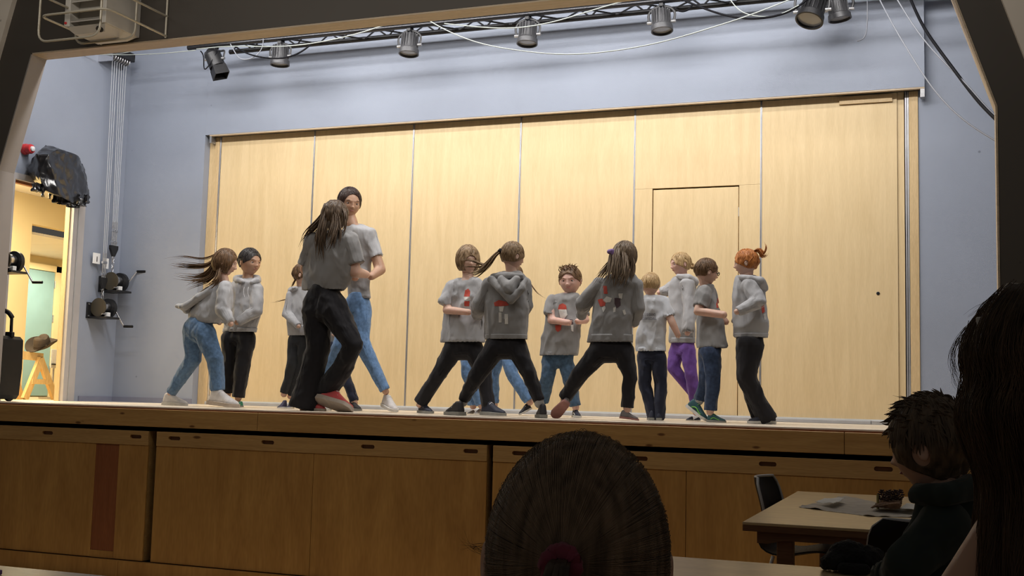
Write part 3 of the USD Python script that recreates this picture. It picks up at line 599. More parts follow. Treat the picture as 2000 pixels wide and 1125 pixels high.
st_ = trimesh.creation.icosphere(2, .006)
for dy in (-.03, .03): q = st_.copy(); q.apply_translation([.085, dy, .02]); q.apply_transform(HT); obj('stud', q, 'chrome', hatt)
wb = thing('notice_board', 'small white board with a blue sheet beside the door of the side room', 'board', (XA, 10.15, 1.8))
wx = -9.42
bl = [atX(*q, wx) for q in ((102, 682), (135, 677), (135, 718), (101, 719))]; yA, yB_, zA, zB_ = bl[0][1], bl[1][1], bl[3][2], bl[0][2]
obj('panel', bx(wx-.02, wx-.008, yA, yB_+.12, zA, zB_, .004), 'white_plastic', wb)
obj('blue_sheet', bx(wx-.0075, wx-.006, yA+.085, yB_+.11, zA+.055, zB_-.004), 'board_blue', wb)
obj('white_sheet', bx(wx-.0075, wx-.006, yA+.015, yA+.08, zA+.055, zB_-.004), 'label_white', wb)
obj('tray', bx(wx-.0075, wx+.01, yA+.01, yB_+.11, zA+.038, zA+.048), 'black_plastic', wb)
obj('stand', cat(rod((wx-.03, yA+.07, ZS), (wx-.03, yA+.07, zB_), .012), rod((wx-.03, yB_+.05, ZS), (wx-.03, yB_+.05, zB_), .012), bx(wx-.2, wx+.06, yA+.05, yA+.09, ZS, ZS+.02)), 'dull_steel', wb)

# ------------------------------------------------------------------ the hall: tables, chairs
ZR = .33
def table(x0, x1, y0, y1, zt, zf, label, leg=.065, inset=.13):
    t = thing('table', label, 'table', ((x0+x1)/2, (y0+y1)/2, zf), 'birch-topped hall tables')
    obj('tabletop', bx(x0, x1, y0, y1, zt-.012, zt, .002), 'birch_top', t)
    obj('edge_frame', bx(x0+.001, x1-.001, y0+.001, y1-.001, zt-.036, zt-.0125), 'table_edge_wood', t)
    for (ya, yb) in ((y0+.03, y0+.055), (y1-.055, y1-.03)):
        pr = Polygon([(x0+.055, zt-.0365), (x1-.055, zt-.0365), (x1-.055, zt-.085), (x1-.10, zt-.085), (x1-.16, zt-.07), (x0+.16, zt-.07), (x0+.10, zt-.085), (x0+.055, zt-.085)])
        obj('apron', prism(pr, ya, yb), 'table_edge_wood', t)
    for sx in (x0+inset, x1-inset-leg):
        for sy in (y0+.056, y1-.056-leg): obj('leg', bx(sx, sx+leg, sy, sy+leg, zf, zt-.0365, .004), 'table_edge_wood', t)
        obj('brace', plank((sx+leg/2+(.1 if sx < (x0+x1)/2 else -.1), y0+.09, zf+.12), (sx+leg/2+(.42 if sx < (x0+x1)/2 else -.42), y0+.09, zt-.045), .03, .02, (0, 1, 0)), 'table_edge_wood', t)
    return t
table(-.783, .62, 4.79, 6.66, 1.05, ZR, 'birch table with a crumpled paper runner and a cone centrepiece, near the stage')
table(-1.02, .70, 2.95, 3.60, 1.05, ZR, 'birch table in the foreground behind the girl with the pink scrunchie')
table(-3.4, -1.70, 1.62, 2.448, 1.05, ZR, 'birch table of which only a corner shows at the bottom left')
def chair(loc, ang, label):
    """moulded plastic shell chair on four steel legs; faces +y before turning"""
    t = thing('chair', label, 'chair', loc, 'black plastic hall chairs')
    T = trimesh.transformations.rotation_matrix(ang, [0, 0, 1]); T[:3, 3] = loc
    # shell as a swept profile (y,z): seat front -> seat back -> backrest top
    pr = spline([(.22, .43), (.16, .452), (.0, .438), (-.14, .432), (-.19, .47), (-.205, .56), (-.225, .70), (-.262, .815)], 26)
    w = np.interp(np.linspace(0, 1, 26), [0, .08, .5, .6, .85, .95, 1], [.19, .215, .215, .20, .205, .195, .15])
    U = np.linspace(-1, 1, 15); top = []
    for (y, z), ww in zip(pr, w):
        top.append([(u*ww, y+.045*u*u*(1 if z > .5 else 0), z+.018*u*u*(1 if z < .5 else 0)) for u in U])
    top = np.array(top); n = np.cross(np.gradient(top, axis=0), np.gradient(top, axis=1)); n /= np.linalg.norm(n, axis=2, keepdims=True)
    bot = top-n*.008*np.sign(n[3, 7, 2]); a, b = 26, 15; V = np.vstack([top.reshape(-1, 3), bot.reshape(-1, 3)]); F = []; N = a*b
    for i in range(a-1):
        for j in range(b-1):
            q = [i*b+j, i*b+j+1, (i+1)*b+j+1, (i+1)*b+j]; F += [[q[0], q[1], q[2]], [q[0], q[2], q[3]], [N+q[2], N+q[1], N+q[0]], [N+q[3], N+q[2], N+q[0]]]
    edge = [(0, j) for j in range(b)]+[(i, b-1) for i in range(1, a)]+[(a-1, j) for j in range(b-2, -1, -1)]+[(i, 0) for i in range(a-2, 0, -1)]
    for (i, j), (k, l) in zip(edge, edge[1:]+edge[:1]): p, q = i*b+j, k*b+l; F += [[q, p, N+p], [q, N+p, N+q]]
    m = trimesh.Trimesh(V, F, process=False); m.fix_normals(); m.apply_transform(T); obj('shell', m, 'black_plastic', t, smooth=50)
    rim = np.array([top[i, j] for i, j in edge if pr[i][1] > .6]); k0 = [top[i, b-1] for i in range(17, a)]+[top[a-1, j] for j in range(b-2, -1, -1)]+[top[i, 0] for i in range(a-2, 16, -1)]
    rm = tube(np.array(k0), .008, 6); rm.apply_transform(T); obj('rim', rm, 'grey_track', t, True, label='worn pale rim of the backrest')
    for sx in (-1, 1):
        for y0, y1 in ((.15, .22), (-.13, -.23)):
            l = rod((sx*.17, y0, .425), (sx*.21, y1, .012), .011, 8); l.apply_transform(T); obj('leg', l, 'chrome', t, True)
            c = rod((sx*.21, y1, .0), (sx*.211, y1+.001, .02), .014, 8); c.apply_transform(T); obj('foot_cap', c, 'black_plastic', t)
    return t
chair((-.69, 6.25, ZR), -math.pi/2-.12, 'black shell chair at the left side of the paper-covered table, back edge shining')
chair((-.065, 4.44, ZR), .05, 'black shell chair pushed up to the near side of the paper-covered table')
zt = 1.0505
def sheet(pix, z, amp, mt, label, cat_, th=.0012, seed=1, n=22):
    """crumpled sheet lying on a table; corners by their place on the table"""
    c = [atZ(*q, z) for q in pix]; U, Vv = np.meshgrid(np.linspace(0, 1, n), np.linspace(0, 1, n), indexing='ij')
    p = ((1-U)*(1-Vv))[..., None]*c[0]+(U*(1-Vv))[..., None]*c[1]+(U*Vv)[..., None]*c[2]+((1-U)*Vv)[..., None]*c[3]
    p[..., 2] = z+np.abs(meshkit.fbm(p*9, 3, seed)-.5)*2*amp
    v = np.vstack([p.reshape(-1, 3), p.reshape(-1, 3)-[0, 0, th]]); v[n*n:, 2] = np.maximum(v[n*n:, 2], z-.0003); F = []; N = n*n
    for i in range(n-1):
        for j in range(n-1):
            q = [i*n+j, (i+1)*n+j, (i+1)*n+j+1, i*n+j+1]; F += [[q[0], q[1], q[2]], [q[0], q[2], q[3]], [N+q[2], N+q[1], N+q[0]], [N+q[3], N+q[2], N+q[0]]]
    e = [(i, 0) for i in range(n)]+[(n-1, j) for j in range(1, n)]+[(i, n-1) for i in range(n-2, -1, -1)]+[(0, j) for j in range(n-2, 0, -1)]
    for (i, j), (k, l) in zip(e, e[1:]+e[:1]): a_, b_ = i*n+j, k*n+l; F += [[a_, N+a_, N+b_], [a_, N+b_, b_]]
    m = trimesh.Trimesh(v, F, process=False); m.fix_normals()
    return obj(cat_.replace(' ', '_'), m, mt, None, 40, label=label, category=cat_)
sheet([(1560, 991), (1700, 1009), (1850, 1012), (1650, 969)], zt, .022, 'paper_grey', 'crumpled grey-brown paper runner lying across the birch table', 'paper runner', seed=4, n=30)
sheet([(1592, 981), (1628, 985), (1650, 975), (1618, 974)], zt+.024, .022, 'napkin', 'white crumpled paper napkin on the birch table left of the cone centrepiece', 'napkin', seed=9)
sheet([(1757, 993), (1795, 997), (1800, 985), (1770, 984)], zt+.024, .012, 'napkin', 'white paper sheet on the birch table right of the cone centrepiece', 'paper', seed=12)
cp = thing('centrepiece', 'bark centrepiece topped with dark pine cones on the birch table', 'table decoration', atZ(1735, 992, zt+.02))
pc = [atZ(px, py, zt+.02) for px, py in ((1699, 992), (1758, 995), (1763, 984), (1720, 982))]
bk = trimesh.convex.convex_hull(np.array(pc+[p+np.array([0, 0, .028]) for p in pc[1:]]+[pc[0]+np.array([.03, 0, .012])])); bk = crumple(to_tri(to_man(bk).refine_to_length(.03)), .012, 18, 6, 1)
obj('bark', bk, 'bark', cp, smooth=20)
for k, (px, py) in enumerate(((1722, 979), (1731, 981), (1740, 979), (1748, 979), (1757, 978))):
    c = atZ(px, py+9, zt+.02)+np.array([0, .02, .048]); sc = []
    for r_, (h, rr) in enumerate(((-.028, .018), (-.012, .026), (.006, .024), (.022, .015), (.034, .006))):
        for j in range(7):
            an = j*2*math.pi/7+r_*.45; s = trimesh.creation.icosphere(1, 1); s.apply_scale([.013, .008, .006]); s.apply_transform(trimesh.transformations.rotation_matrix(-.5, [0, 1, 0])); s.apply_translation([rr, 0, h]); s.apply_transform(trimesh.transformations.rotation_matrix(an, [0, 0, 1])); sc.append(s)
    q = cat(*sc); q.apply_scale(.62); q.apply_transform(trimesh.transformations.rotation_matrix(.4*math.sin(k*2.2), [0, 1, 0])); q.apply_translation(c); obj('pine_cone', q, 'cone_brown', cp)
gc = atZ(1712, 991, zt+.02)
gl = thing('glass_tube', 'thin amber glass standing at the left end of the cone centrepiece', 'glass', gc+np.array([0, .10, 0]))
obj('tube', lathe([(0, 0), (.006, 0), (.006, .07), (.005, .07), (.005, .004), (0, .004)], gc+np.array([0, .10, -.018]), (0, 0, 1), 14), 'candle_amber', gl, smooth=30)
# dark knitted bundle on the foreground table
kb = atZ(1652, 1125, 1.05)+np.array([0, .10, .0])
bnd = thing('knitted_bundle', 'black knitted cap and mittens in a heap on the foreground table', 'clothes', (kb[0], kb[1], 1.05))
ms = []
for dx, dy, dz, sx, sz in ((.0, 0, .035, .062, .045), (-.035, -.02, .022, .035, .030), (.05, .01, .03, .05, .038), (-.058, -.01, .018, .020, .022)):
    s = trimesh.creation.icosphere(4, 1); s.apply_scale([sx, .055, sz]); s.apply_translation([kb[0]+dx, kb[1]+dy, 1.053+max(dz, sz*.92)]); ms.append(s)
mm = to_tri(to_man(ms[0])+to_man(ms[1])+to_man(ms[2])+to_man(ms[3])); mm.vertices = mm.vertices+mm.vertex_normals*((meshkit.fbm(mm.vertices*55, 2, 3)-.5)*.014)[:, None]; mm.vertices[:, 2] = np.maximum(mm.vertices[:, 2], 1.0505)
obj('cap', mm, 'knit_black', bnd, smooth=60)
obj('mitten', trimesh.convex.convex_hull(np.vstack([trimesh.creation.icosphere(2, .016).vertices+[kb[0]+d, kb[1]-.075, 1.068] for d in (-.01, .03, .05)])), 'knit_black', bnd, smooth=40)
pz = atZ(-8, 1121, 1.05)
obj('purple_notebook', bx(pz[0]-.20, pz[0]+.022, pz[1]-.19, pz[1], 1.0505, 1.062, .002), 'purple_card', None, label='purple notebook at the bottom left corner on the table', category='notebook')
# ------------------------------------------------------------------ people: tools
def cloth_mat(name, col, rough=.85, var=.10, melange=0.0, fold=.55):
    """knitted or woven cloth: soft folds in relief, fine weave, melange flecks"""
    c = np.array(col)
    nodes = {'tc': ('texture_coordinate', {}), 'n': ('noise_texture', {'scale': 420.0 if melange else 40.0, 'detail': 2.0}), 'r': ('rgb_ramp', {'ramp': [(.3, tuple(c*(1-var-melange))), (.7, tuple(np.clip(c*(1+var+melange), 0, 1)))]}),
             'mp': ('mapping', {'scale': (8, 8, 4.5)}), 'f': ('noise_texture', {'scale': 1.0, 'detail': 2.0, 'roughness': .4, 'distortion': .35}), 'b': ('bump', {'strength': min(1.0, fold*1.5), 'distance': .06}),
             'w': ('noise_texture', {'scale': 500.0}), 'b2': ('bump', {'strength': .2, 'distance': .002}), 'p': ('principled_bsdf', {'roughness': rough, 'specular_ior_level': .2, 'sheen_weight': .15})}
    mat(name, nodes, [('tc.object', 'n.vector'), ('n.fac', 'r.fac'), ('r.color', 'p.base_color'), ('tc.object', 'mp.vector'), ('mp.vector', 'f.vector'), ('f.fac', 'b.height'), ('tc.object', 'w.vector'), ('w.fac', 'b2.height'), ('b.normal', 'b2.normal'), ('b2.normal', 'p.normal')])
cloth_mat('grey_jersey', (.43, .43, .445), melange=.10); cloth_mat('light_grey_jersey', (.56, .575, .61), melange=.08); cloth_mat('mid_grey_jersey', (.29, .285, .285), melange=.10)
cloth_mat('black_cloth', (.016, .015, .018), .8); cloth_mat('navy_cloth', (.020, .024, .045), .8); cloth_mat('charcoal_cloth', (.030, .032, .036), .8)
cloth_mat('blue_denim', (.105, .185, .315), .8, .22, fold=.7); cloth_mat('light_denim', (.17, .30, .53), .8, .2, fold=.7); cloth_mat('dark_denim', (.032, .052, .105), .8, .25, fold=.7); cloth_mat('mid_denim', (.070, .125, .205), .8, .25, fold=.7)
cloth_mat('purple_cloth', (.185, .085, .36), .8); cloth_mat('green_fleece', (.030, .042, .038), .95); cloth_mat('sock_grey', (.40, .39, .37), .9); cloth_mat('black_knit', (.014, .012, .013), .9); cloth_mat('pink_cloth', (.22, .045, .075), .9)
def skin_mat(name, col):
    c = np.array(col)
    mat(name, {'tc': ('texture_coordinate', {}), 'n': ('noise_texture', {'scale': 22.0, 'detail': 3.0}), 'r': ('rgb_ramp', {'ramp': [(.3, tuple(c*.93)), (.7, tuple(np.clip(c*np.array([1.06, 1.03, 1.02]), 0, 1)))]}), 'p': ('principled_bsdf', {'roughness': .5, 'subsurface_weight': .12, 'subsurface_radius': (.012, .005, .003), 'subsurface_scale': 1.0})},
        [('tc.object', 'n.vector'), ('n.fac', 'r.fac'), ('r.color', 'p.base_color')])
skin_mat('skin_fair', (.62, .40, .31)); skin_mat('skin_tan', (.50, .30, .20)); skin_mat('skin_rosy', (.66, .41, .34))
plain('lip', (.42, .17, .15), .45); plain('eye_white', (.72, .70, .68), .25); plain('iris_dark', (.03, .022, .018), .2); plain('brow_dark', (.045, .028, .018), .8); plain('brow_light', (.24, .15, .08), .8)
def hair_mat(name, dark, light, rough=.42):
    mat(name, {'tc': ('texture_coordinate', {}), 'mp': ('mapping', {'scale': (90, 90, 16)}), 'n': ('noise_texture', {'scale': 1.0, 'detail': 3.0}), 'r': ('rgb_ramp', {'ramp': [(.3, dark), (.7, light)]}), 'b': ('bump', {'strength': .5, 'distance': .004}), 'p': ('principled_bsdf', {'roughness': rough, 'specular_ior_level': .28})},
        [('tc.object', 'mp.vector'), ('mp.vector', 'n.vector'), ('n.fac', 'r.fac'), ('r.color', 'p.base_color'), ('n.fac', 'b.height'), ('b.normal', 'p.normal')])
hair_mat('hair_dark_brown', (.016, .008, .006), (.050, .026, .019)); hair_mat('hair_brown', (.070, .037, .018), (.19, .108, .055)); hair_mat('hair_mid_brown', (.045, .028, .017), (.15, .098, .060)); hair_mat('hair_black', (.014, .012, .012), (.045, .037, .035))
hair_mat('hair_dark_blond', (.15, .095, .05), (.33, .22, .125)); hair_mat('hair_blond', (.30, .19, .085), (.56, .39, .20)); hair_mat('hair_red', (.30, .095, .022), (.58, .22, .06)); hair_mat('hair_ash', (.10, .07, .045), (.22, .155, .10))
for nm, c in (('shoe_white', (.66, .63, .62)), ('shoe_green', (.03, .22, .13)), ('shoe_navy', (.02, .024, .045)), ('shoe_red', (.55, .075, .075)), ('shoe_black', (.022, .02, .024)), ('shoe_grey', (.22, .20, .20)), ('shoe_teal', (.03, .10, .12)), ('sole_white', (.66, .64, .60)), ('sole_grey', (.26, .26, .24)), ('sole_pink', (.42, .20, .18)), ('sole_beige', (.42, .35, .29)), ('shoe_violet', (.07, .065, .12)), ('print_red', (.52, .07, .045)), ('print_white', (.66, .64, .60)), ('print_dark', (.07, .04, .05)), ('print_text', (.20, .20, .23)), ('print_purple', (.17, .08, .24)), ('lime', (.20, .55, .10)), ('tie_purple', (.22, .13, .33)), ('cord_white', (.62, .62, .64)), ('glass_frame', (.02, .018, .02))):
    plain(nm, c, .6, var=.12, scale=25)
BALL = trimesh.creation.icosphere(2, 1.0)
def ball(p, r): return to_man(trimesh.Trimesh(BALL.vertices*r+np.asarray(p), BALL.faces, process=False))
def chainM(pts):
    """pts: [(point, radius)] -> Manifold, hulls of neighbouring spheres united"""
    b = [ball(p, r) for p, r in pts]
    if len(b) == 1: return b[0]
    return Manifold.batch_boolean([Manifold.batch_hull([b[i], b[i+1]]) for i in range(len(b)-1)], m3.OpType.Add)
def uni(ms): return Manifold.batch_boolean([m for m in ms if m is not None and not m.is_empty()], m3.OpType.Add)
def soften(M, length=.018, it=6):
    """finer triangles, then Taubin smoothing with the step kept small so that slivers cannot run away"""
    m = to_tri(M.simplify(.0012).refine_to_length(length)); m.merge_vertices()
    from scipy.sparse import coo_matrix
    e = m.edges_unique; n = len(m.vertices); i = np.r_[e[:, 0], e[:, 1]]; j = np.r_[e[:, 1], e[:, 0]]; A = coo_matrix((np.ones(len(i)), (i, j)), (n, n)).tocsr(); dg = np.maximum(np.asarray(A.sum(1)), 1); v = np.array(m.vertices)
    for k in range(2*it):
        d = A@v/dg-v; l = np.linalg.norm(d, axis=1, keepdims=True); d *= np.minimum(1, .008/np.maximum(l, 1e-9)); v = v+(.5 if k % 2 == 0 else -.52)*d
    m.vertices = v; return m
def folds(m, amp, seed, sc=(8, 8, 3.2), small=.35):
    """displace along the normals: long soft folds with sharper creases"""
    v, n = m.vertices, m.vertex_normals
    a = meshkit.fbm(v*np.array(sc)+seed*3.7, 2, seed); r = 1-np.abs(meshkit.noise(v*np.array(sc)*1.6+seed*1.3, seed+3)-.5)*2
    d = (a-.5)*1.2+(r**3-.35)*.8+small*(meshkit.noise(v*26, seed+9)-.5)
    d = d*np.where(n[:, 2] < -.55, .0, 1.0); m.vertices = v+n*(d*amp*1.9)[:, None]; return m
def sight(p):
    v = np.array([p[0]-CAM[0], p[1]-CAM[1], 0.0]); return v/np.linalg.norm(v)
def loft(rows, N=36, n=26, pw=.88, hollow=True, shrink=1.0, grow=0.0):
    """rows of (left point, right point, half depth); elliptical rings whose near axis lies along the line of sight"""
    from scipy.interpolate import PchipInterpolator
    t = np.arange(len(rows), dtype=float); A = np.array([np.r_[l, r, d] for l, r, d in rows]); q = PchipInterpolator(t, A)(np.linspace(0, t[-1], n))
    g = np.arange(N)*2*math.pi/N; cx = np.sign(np.cos(g))*np.abs(np.cos(g))**pw; sy = np.sign(np.sin(g))*np.abs(np.sin(g))**pw; V = []
    for l in q:
        c = (l[:3]+l[3:6])/2; h = (l[3:6]-l[:3])/2*shrink; h = h+h/np.linalg.norm(h)*grow; V.append(c+cx[:, None]*h+sy[:, None]*sight(c)*(l[6]*shrink+grow))
    def ring(base, k, up): c = base.mean(0); return c+(base-c)*k+[0, 0, up]
    if hollow: V += [ring(V[-1], .93, .001), ring(V[-1], .88, .03)]
    k = len(V); V = np.vstack(V+[[V[0].mean(0)], [V[-1].mean(0)]]); F = []
    for i in range(k-1):
        for j in range(N): a = (j+1) % N; F += [[i*N+j, (i+1)*N+j, (i+1)*N+a], [i*N+j, (i+1)*N+a, i*N+a]]
    for j in range(N): a = (j+1) % N; F += [[k*N, j, a], [k*N+1, (k-1)*N+a, (k-1)*N+j]]
    m = trimesh.Trimesh(V, F, process=False)
    if m.volume < 0: m.invert()
    return m
# ---- head template (height 1 from chin to crown, face along +y)
def head_template():
    m = trimesh.creation.icosphere(5, 1.0); v = m.vertices.copy()*[.378, .445, .5]; x, y, z = v.T
    t = np.clip(-z/.5, 0, 1); x = x*(1-.30*t**1.6); y = np.where(y > 0, y*(1-.08*t), y*(1-.55*t**1.1)); y = np.where(y > 0, y*.97, y)
    f = (y > 0).astype(float); ex = np.abs(x)
    g = lambda a, s: np.exp(-(a/s)**2)
    y = y-f*.036*g(ex-.152, .080)*g(z-.0, .055)+f*.016*g(z-.085, .04)*g(ex-.13, .12)+f*.030*g(x, .034)*g(z+.05, .07)+f*.080*g(x, .048)*g(z+.125, .045)+f*.018*g(ex-.05, .03)*g(z+.14, .03)
    y = y+f*.022*g(x, .10)*g(z+.235, .040)-f*.018*g(x, .10)*g(z+.237, .008)+f*.030*g(x, .09)*g(z+.41, .07)-f*.012*g(x, .12)*g(z+.315, .03)+f*.015*g(ex-.2, .07)*g(z+.13, .08)
    m.vertices = np.c_[x, y, z]; return m
HEAD = head_template()
EAR = trimesh.creation.icosphere(3, 1.0); ev = EAR.vertices*[.030, .062, .100]; ev[:, 0] -= .018*np.exp(-((ev[:, 1]-.01)/.03)**2-(ev[:, 2]/.05)**2)*(ev[:, 0] > 0); EAR.vertices = ev
def frame(c, yaw, pitch=0., roll=0., H=1.):
    v = sight(c); xr = np.array([v[1], -v[0], 0.0]); yw, pt, rl = map(math.radians, (yaw, pitch, roll))
    f = math.cos(yw)*(-v)+math.sin(yw)*xr; x = -(math.cos(yw)*xr+math.sin(yw)*v); u = np.array([0, 0, 1.0])
    f2 = math.cos(pt)*f-math.sin(pt)*u; u2 = math.sin(pt)*f+math.cos(pt)*u
    R = np.c_[x, f2, u2]
    a = -v; K = np.array([[0, -a[2], a[1]], [a[2], 0, -a[0]], [-a[1], a[0], 0]]); R = (np.eye(3)+math.sin(-rl)*K+(1-math.cos(rl))*K@K)@R
    T = np.eye(4); T[:3, :3] = R*H; T[:3, 3] = c; return T
def app(m, T): q = m.copy(); q.apply_transform(T); return q
def headM(T, ears=True):
    ms = [to_man(app(HEAD, T))]
    if ears:
        for s in (-1, 1):
            e = EAR.copy(); e.vertices = e.vertices*[s, 1, 1]; (e.invert() if s < 0 else None)
            e.apply_transform(trimesh.transformations.rotation_matrix(-s*.35, [0, 0, 1])); e.apply_translation([s*.382, -.035, -.04]); ms.append(to_man(app(e, T)))
    return uni(ms)
def curve_on_cap(az, th0, th1, rad, n=9, wob=0.0, sd=0):
    th = np.linspace(th0, th1, n); a = az+wob*np.sin(np.linspace(0, 3, n)+sd)
    return np.c_[np.sin(th)*np.sin(a)*rad[0], np.sin(th)*np.cos(a)*rad[1], np.cos(th)*rad[2]]+[0, -.02, .02]
def hair_cap(T, style, seed, thick=1.0, cut=None, nlocks=110, tilt=0.0, full=False):
    """skull cap of hair with a free face, plus overlapping locks that follow it"""
    rng = np.random.default_rng(seed); k = .03*thick
    m = trimesh.creation.icosphere(4, 1.0); rad = np.array([.383+k, .448+k, .505+k]); v = m.vertices*rad+[0, -.02, .015]; z = v[:, 2]; t = np.clip(-z/.5, 0, 1)
    if style in ('short', 'pony', 'bun'): v[:, 0] *= 1-.28*t**1.4; v[:, 1] = np.where(v[:, 1] < 0, v[:, 1]*(1-.42*t), v[:, 1])
    else: v[:, 0] *= 1-.10*t
    m.vertices = v; nz = (meshkit.noise(v*[16, 16, 4]+seed, seed)-.5)*.05*thick; m.vertices = v+m.vertex_normals*nz[:, None]
    low = {'short': -.36 if full else -.20, 'pony': -.24, 'bun': -.24, 'bob': -.36, 'long': -.40}[style]; fy, fz, fr = cut or ((.55, -.17, (.35, .42, .47)) if style == 'short' else (.55, -.19, (.335, .42, .46)))
    c = trimesh.creation.icosphere(4, 1.0); c.apply_scale(fr); c.apply_translation([0, fy, fz])
    M = to_man(m)-to_man(c); M = M.trim_by_plane((0, 0, 1), low)
    if style == 'short':
        M = M.trim_by_plane((0, -.5, .866), -.10 if not full else -.26)
        for s in (-1, 1): M = M-to_man(trimesh.creation.icosphere(3, 1.0).apply_scale([.13, .11, .15]).apply_translation([s*.42, .0, -.09]))
    if style in ('pony', 'bun'):
        M = M.trim_by_plane((0, -.5, .866), -.17)
        for s in (-1, 1): M = M-to_man(trimesh.creation.icosphere(3, 1.0).apply_scale([.12, .085, .125]).apply_translation([s*.42, -.03, -.05]))
    parts = [to_tri(M)]
    for i in range(nlocks):
        az = rng.uniform(-math.pi, math.pi); fr_ = abs(az) < .75
        th1 = {'short': 1.70, 'pony': 1.75, 'bun': 1.7, 'bob': 2.15, 'long': 2.25}[style]*rng.uniform(.85, 1.08)
        if fr_: th1 = min(th1, (.86 if style == 'short' else .92)+rng.uniform(-.10, .08))
        elif abs(az) < 1.25: th1 = min(th1, 1.55 if style in ('short', 'pony', 'bun') else 2.2)
        if style in ('pony', 'bun') and abs(az) < 2.1: th1 = min(th1, 1.42)
        if style == 'bob' and fr_: th1 = rng.uniform(.9, 1.25)
        if style == 'short' and abs(az) < 2.0: th1 = min(th1, 1.75 if full else 1.40)
        th0 = rng.uniform(.05, th1*.6)
        cl = curve_on_cap(az+tilt, th0, th1, rad*(1+.012*rng.random()), 8, .14*rng.normal(), rng.uniform(0, 6))
        if style in ('short', 'pony', 'bun'):
            zz = np.clip(-cl[:, 2]/.5, 0, 1); cl[:, 0] *= 1-.28*zz**1.4; cl[:, 1] = np.where(cl[:, 1] < 0, cl[:, 1]*(1-.42*zz), cl[:, 1])
        if style == 'short': cl[-2:] *= 1+.02*rng.random()
        parts.append(tube(cl, np.r_[.006, .014, .017, .018, .018, .016, .011, .003]*rng.uniform(.8, 1.3), 5, .55))
    return app(cat(*parts), T)
def locks(path, count, spread, r, seed, wob=.3, taper=True, n=16, tip=1.5):
    """a sheaf of hair along a path of world points: many thin tapering locks fanning out to the tips"""
    rng = np.random.default_rng(seed); P = spline(path, n); L = np.linalg.norm(np.diff(P, axis=0), axis=1).sum(); out = []
    s = np.linspace(0, 1, n)
    for i in range(count):
        o = rng.normal(size=3); o /= np.linalg.norm(o)+1e-9; o *= spread*rng.random()**.5
        ph = rng.uniform(0, 6.28, 3); w = np.c_[[np.sin(s*rng.uniform(3, 7)+p) for p in ph]].T*wob*spread*s[:, None]
        e = int(n*rng.uniform(.72, 1.0)) if i else n; e = max(e, 5)
        q = (P+o*(.55+(tip-.55)*s[:, None])+w)[:e]; rr = r*rng.uniform(.6, 1.3)*(np.interp(np.linspace(0, 1, e), [0, .15, .6, 1], [.7, 1, .8, .08]) if taper else 1)
        out.append(tube(q, rr, 5, .6))
    return cat(*out)
def hand(w, tgt, scale, n, curl=.5, thumb=1):
    """palm, four bent fingers and a thumb; w wrist, tgt the finger tips' direction, n the palm's normal"""
    w = np.asarray(w, float); d = np.asarray(tgt, float)-w; d /= np.linalg.norm(d); n = np.asarray(n, float); n = n-d*np.dot(n, d); n /= np.linalg.norm(n); s = np.cross(d, n); S = scale
    ms = [Manifold.batch_hull([ball(w, .026*S), ball(w+d*.065*S+s*.030*S, .014*S), ball(w+d*.062*S-s*.030*S, .014*S), ball(w+d*.03*S+s*.026*S, .016*S), ball(w+d*.03*S-s*.024*S, .015*S)])]
    for k, (o, l) in enumerate(((.031, .058), (.011, .068), (-.010, .064), (-.030, .050))):
        p = w+d*.062*S+s*o*S; a = d.copy(); pts = [(p, .0105*S)]
        for j, f in enumerate((.45, .32, .23)):
            an = curl*(.35+.35*j)*(1+.08*k); a = math.cos(an)*a+math.sin(an)*n*1.0; a /= np.linalg.norm(a); p = p+a*l*f*S; pts.append((p, (.0098-.0012*j)*S))
        ms.append(chainM(pts))
    b = w+d*.020*S+s*thumb*.026*S; t1 = b+(d*.55+s*thumb*.65+n*.35)*.034*S; t2 = t1+(d*.85+s*thumb*.15+n*.45*curl)*.028*S
    ms.append(chainM([(b, .014*S), (t1, .0115*S), (t2, .009*S)]))
    return uni(ms)
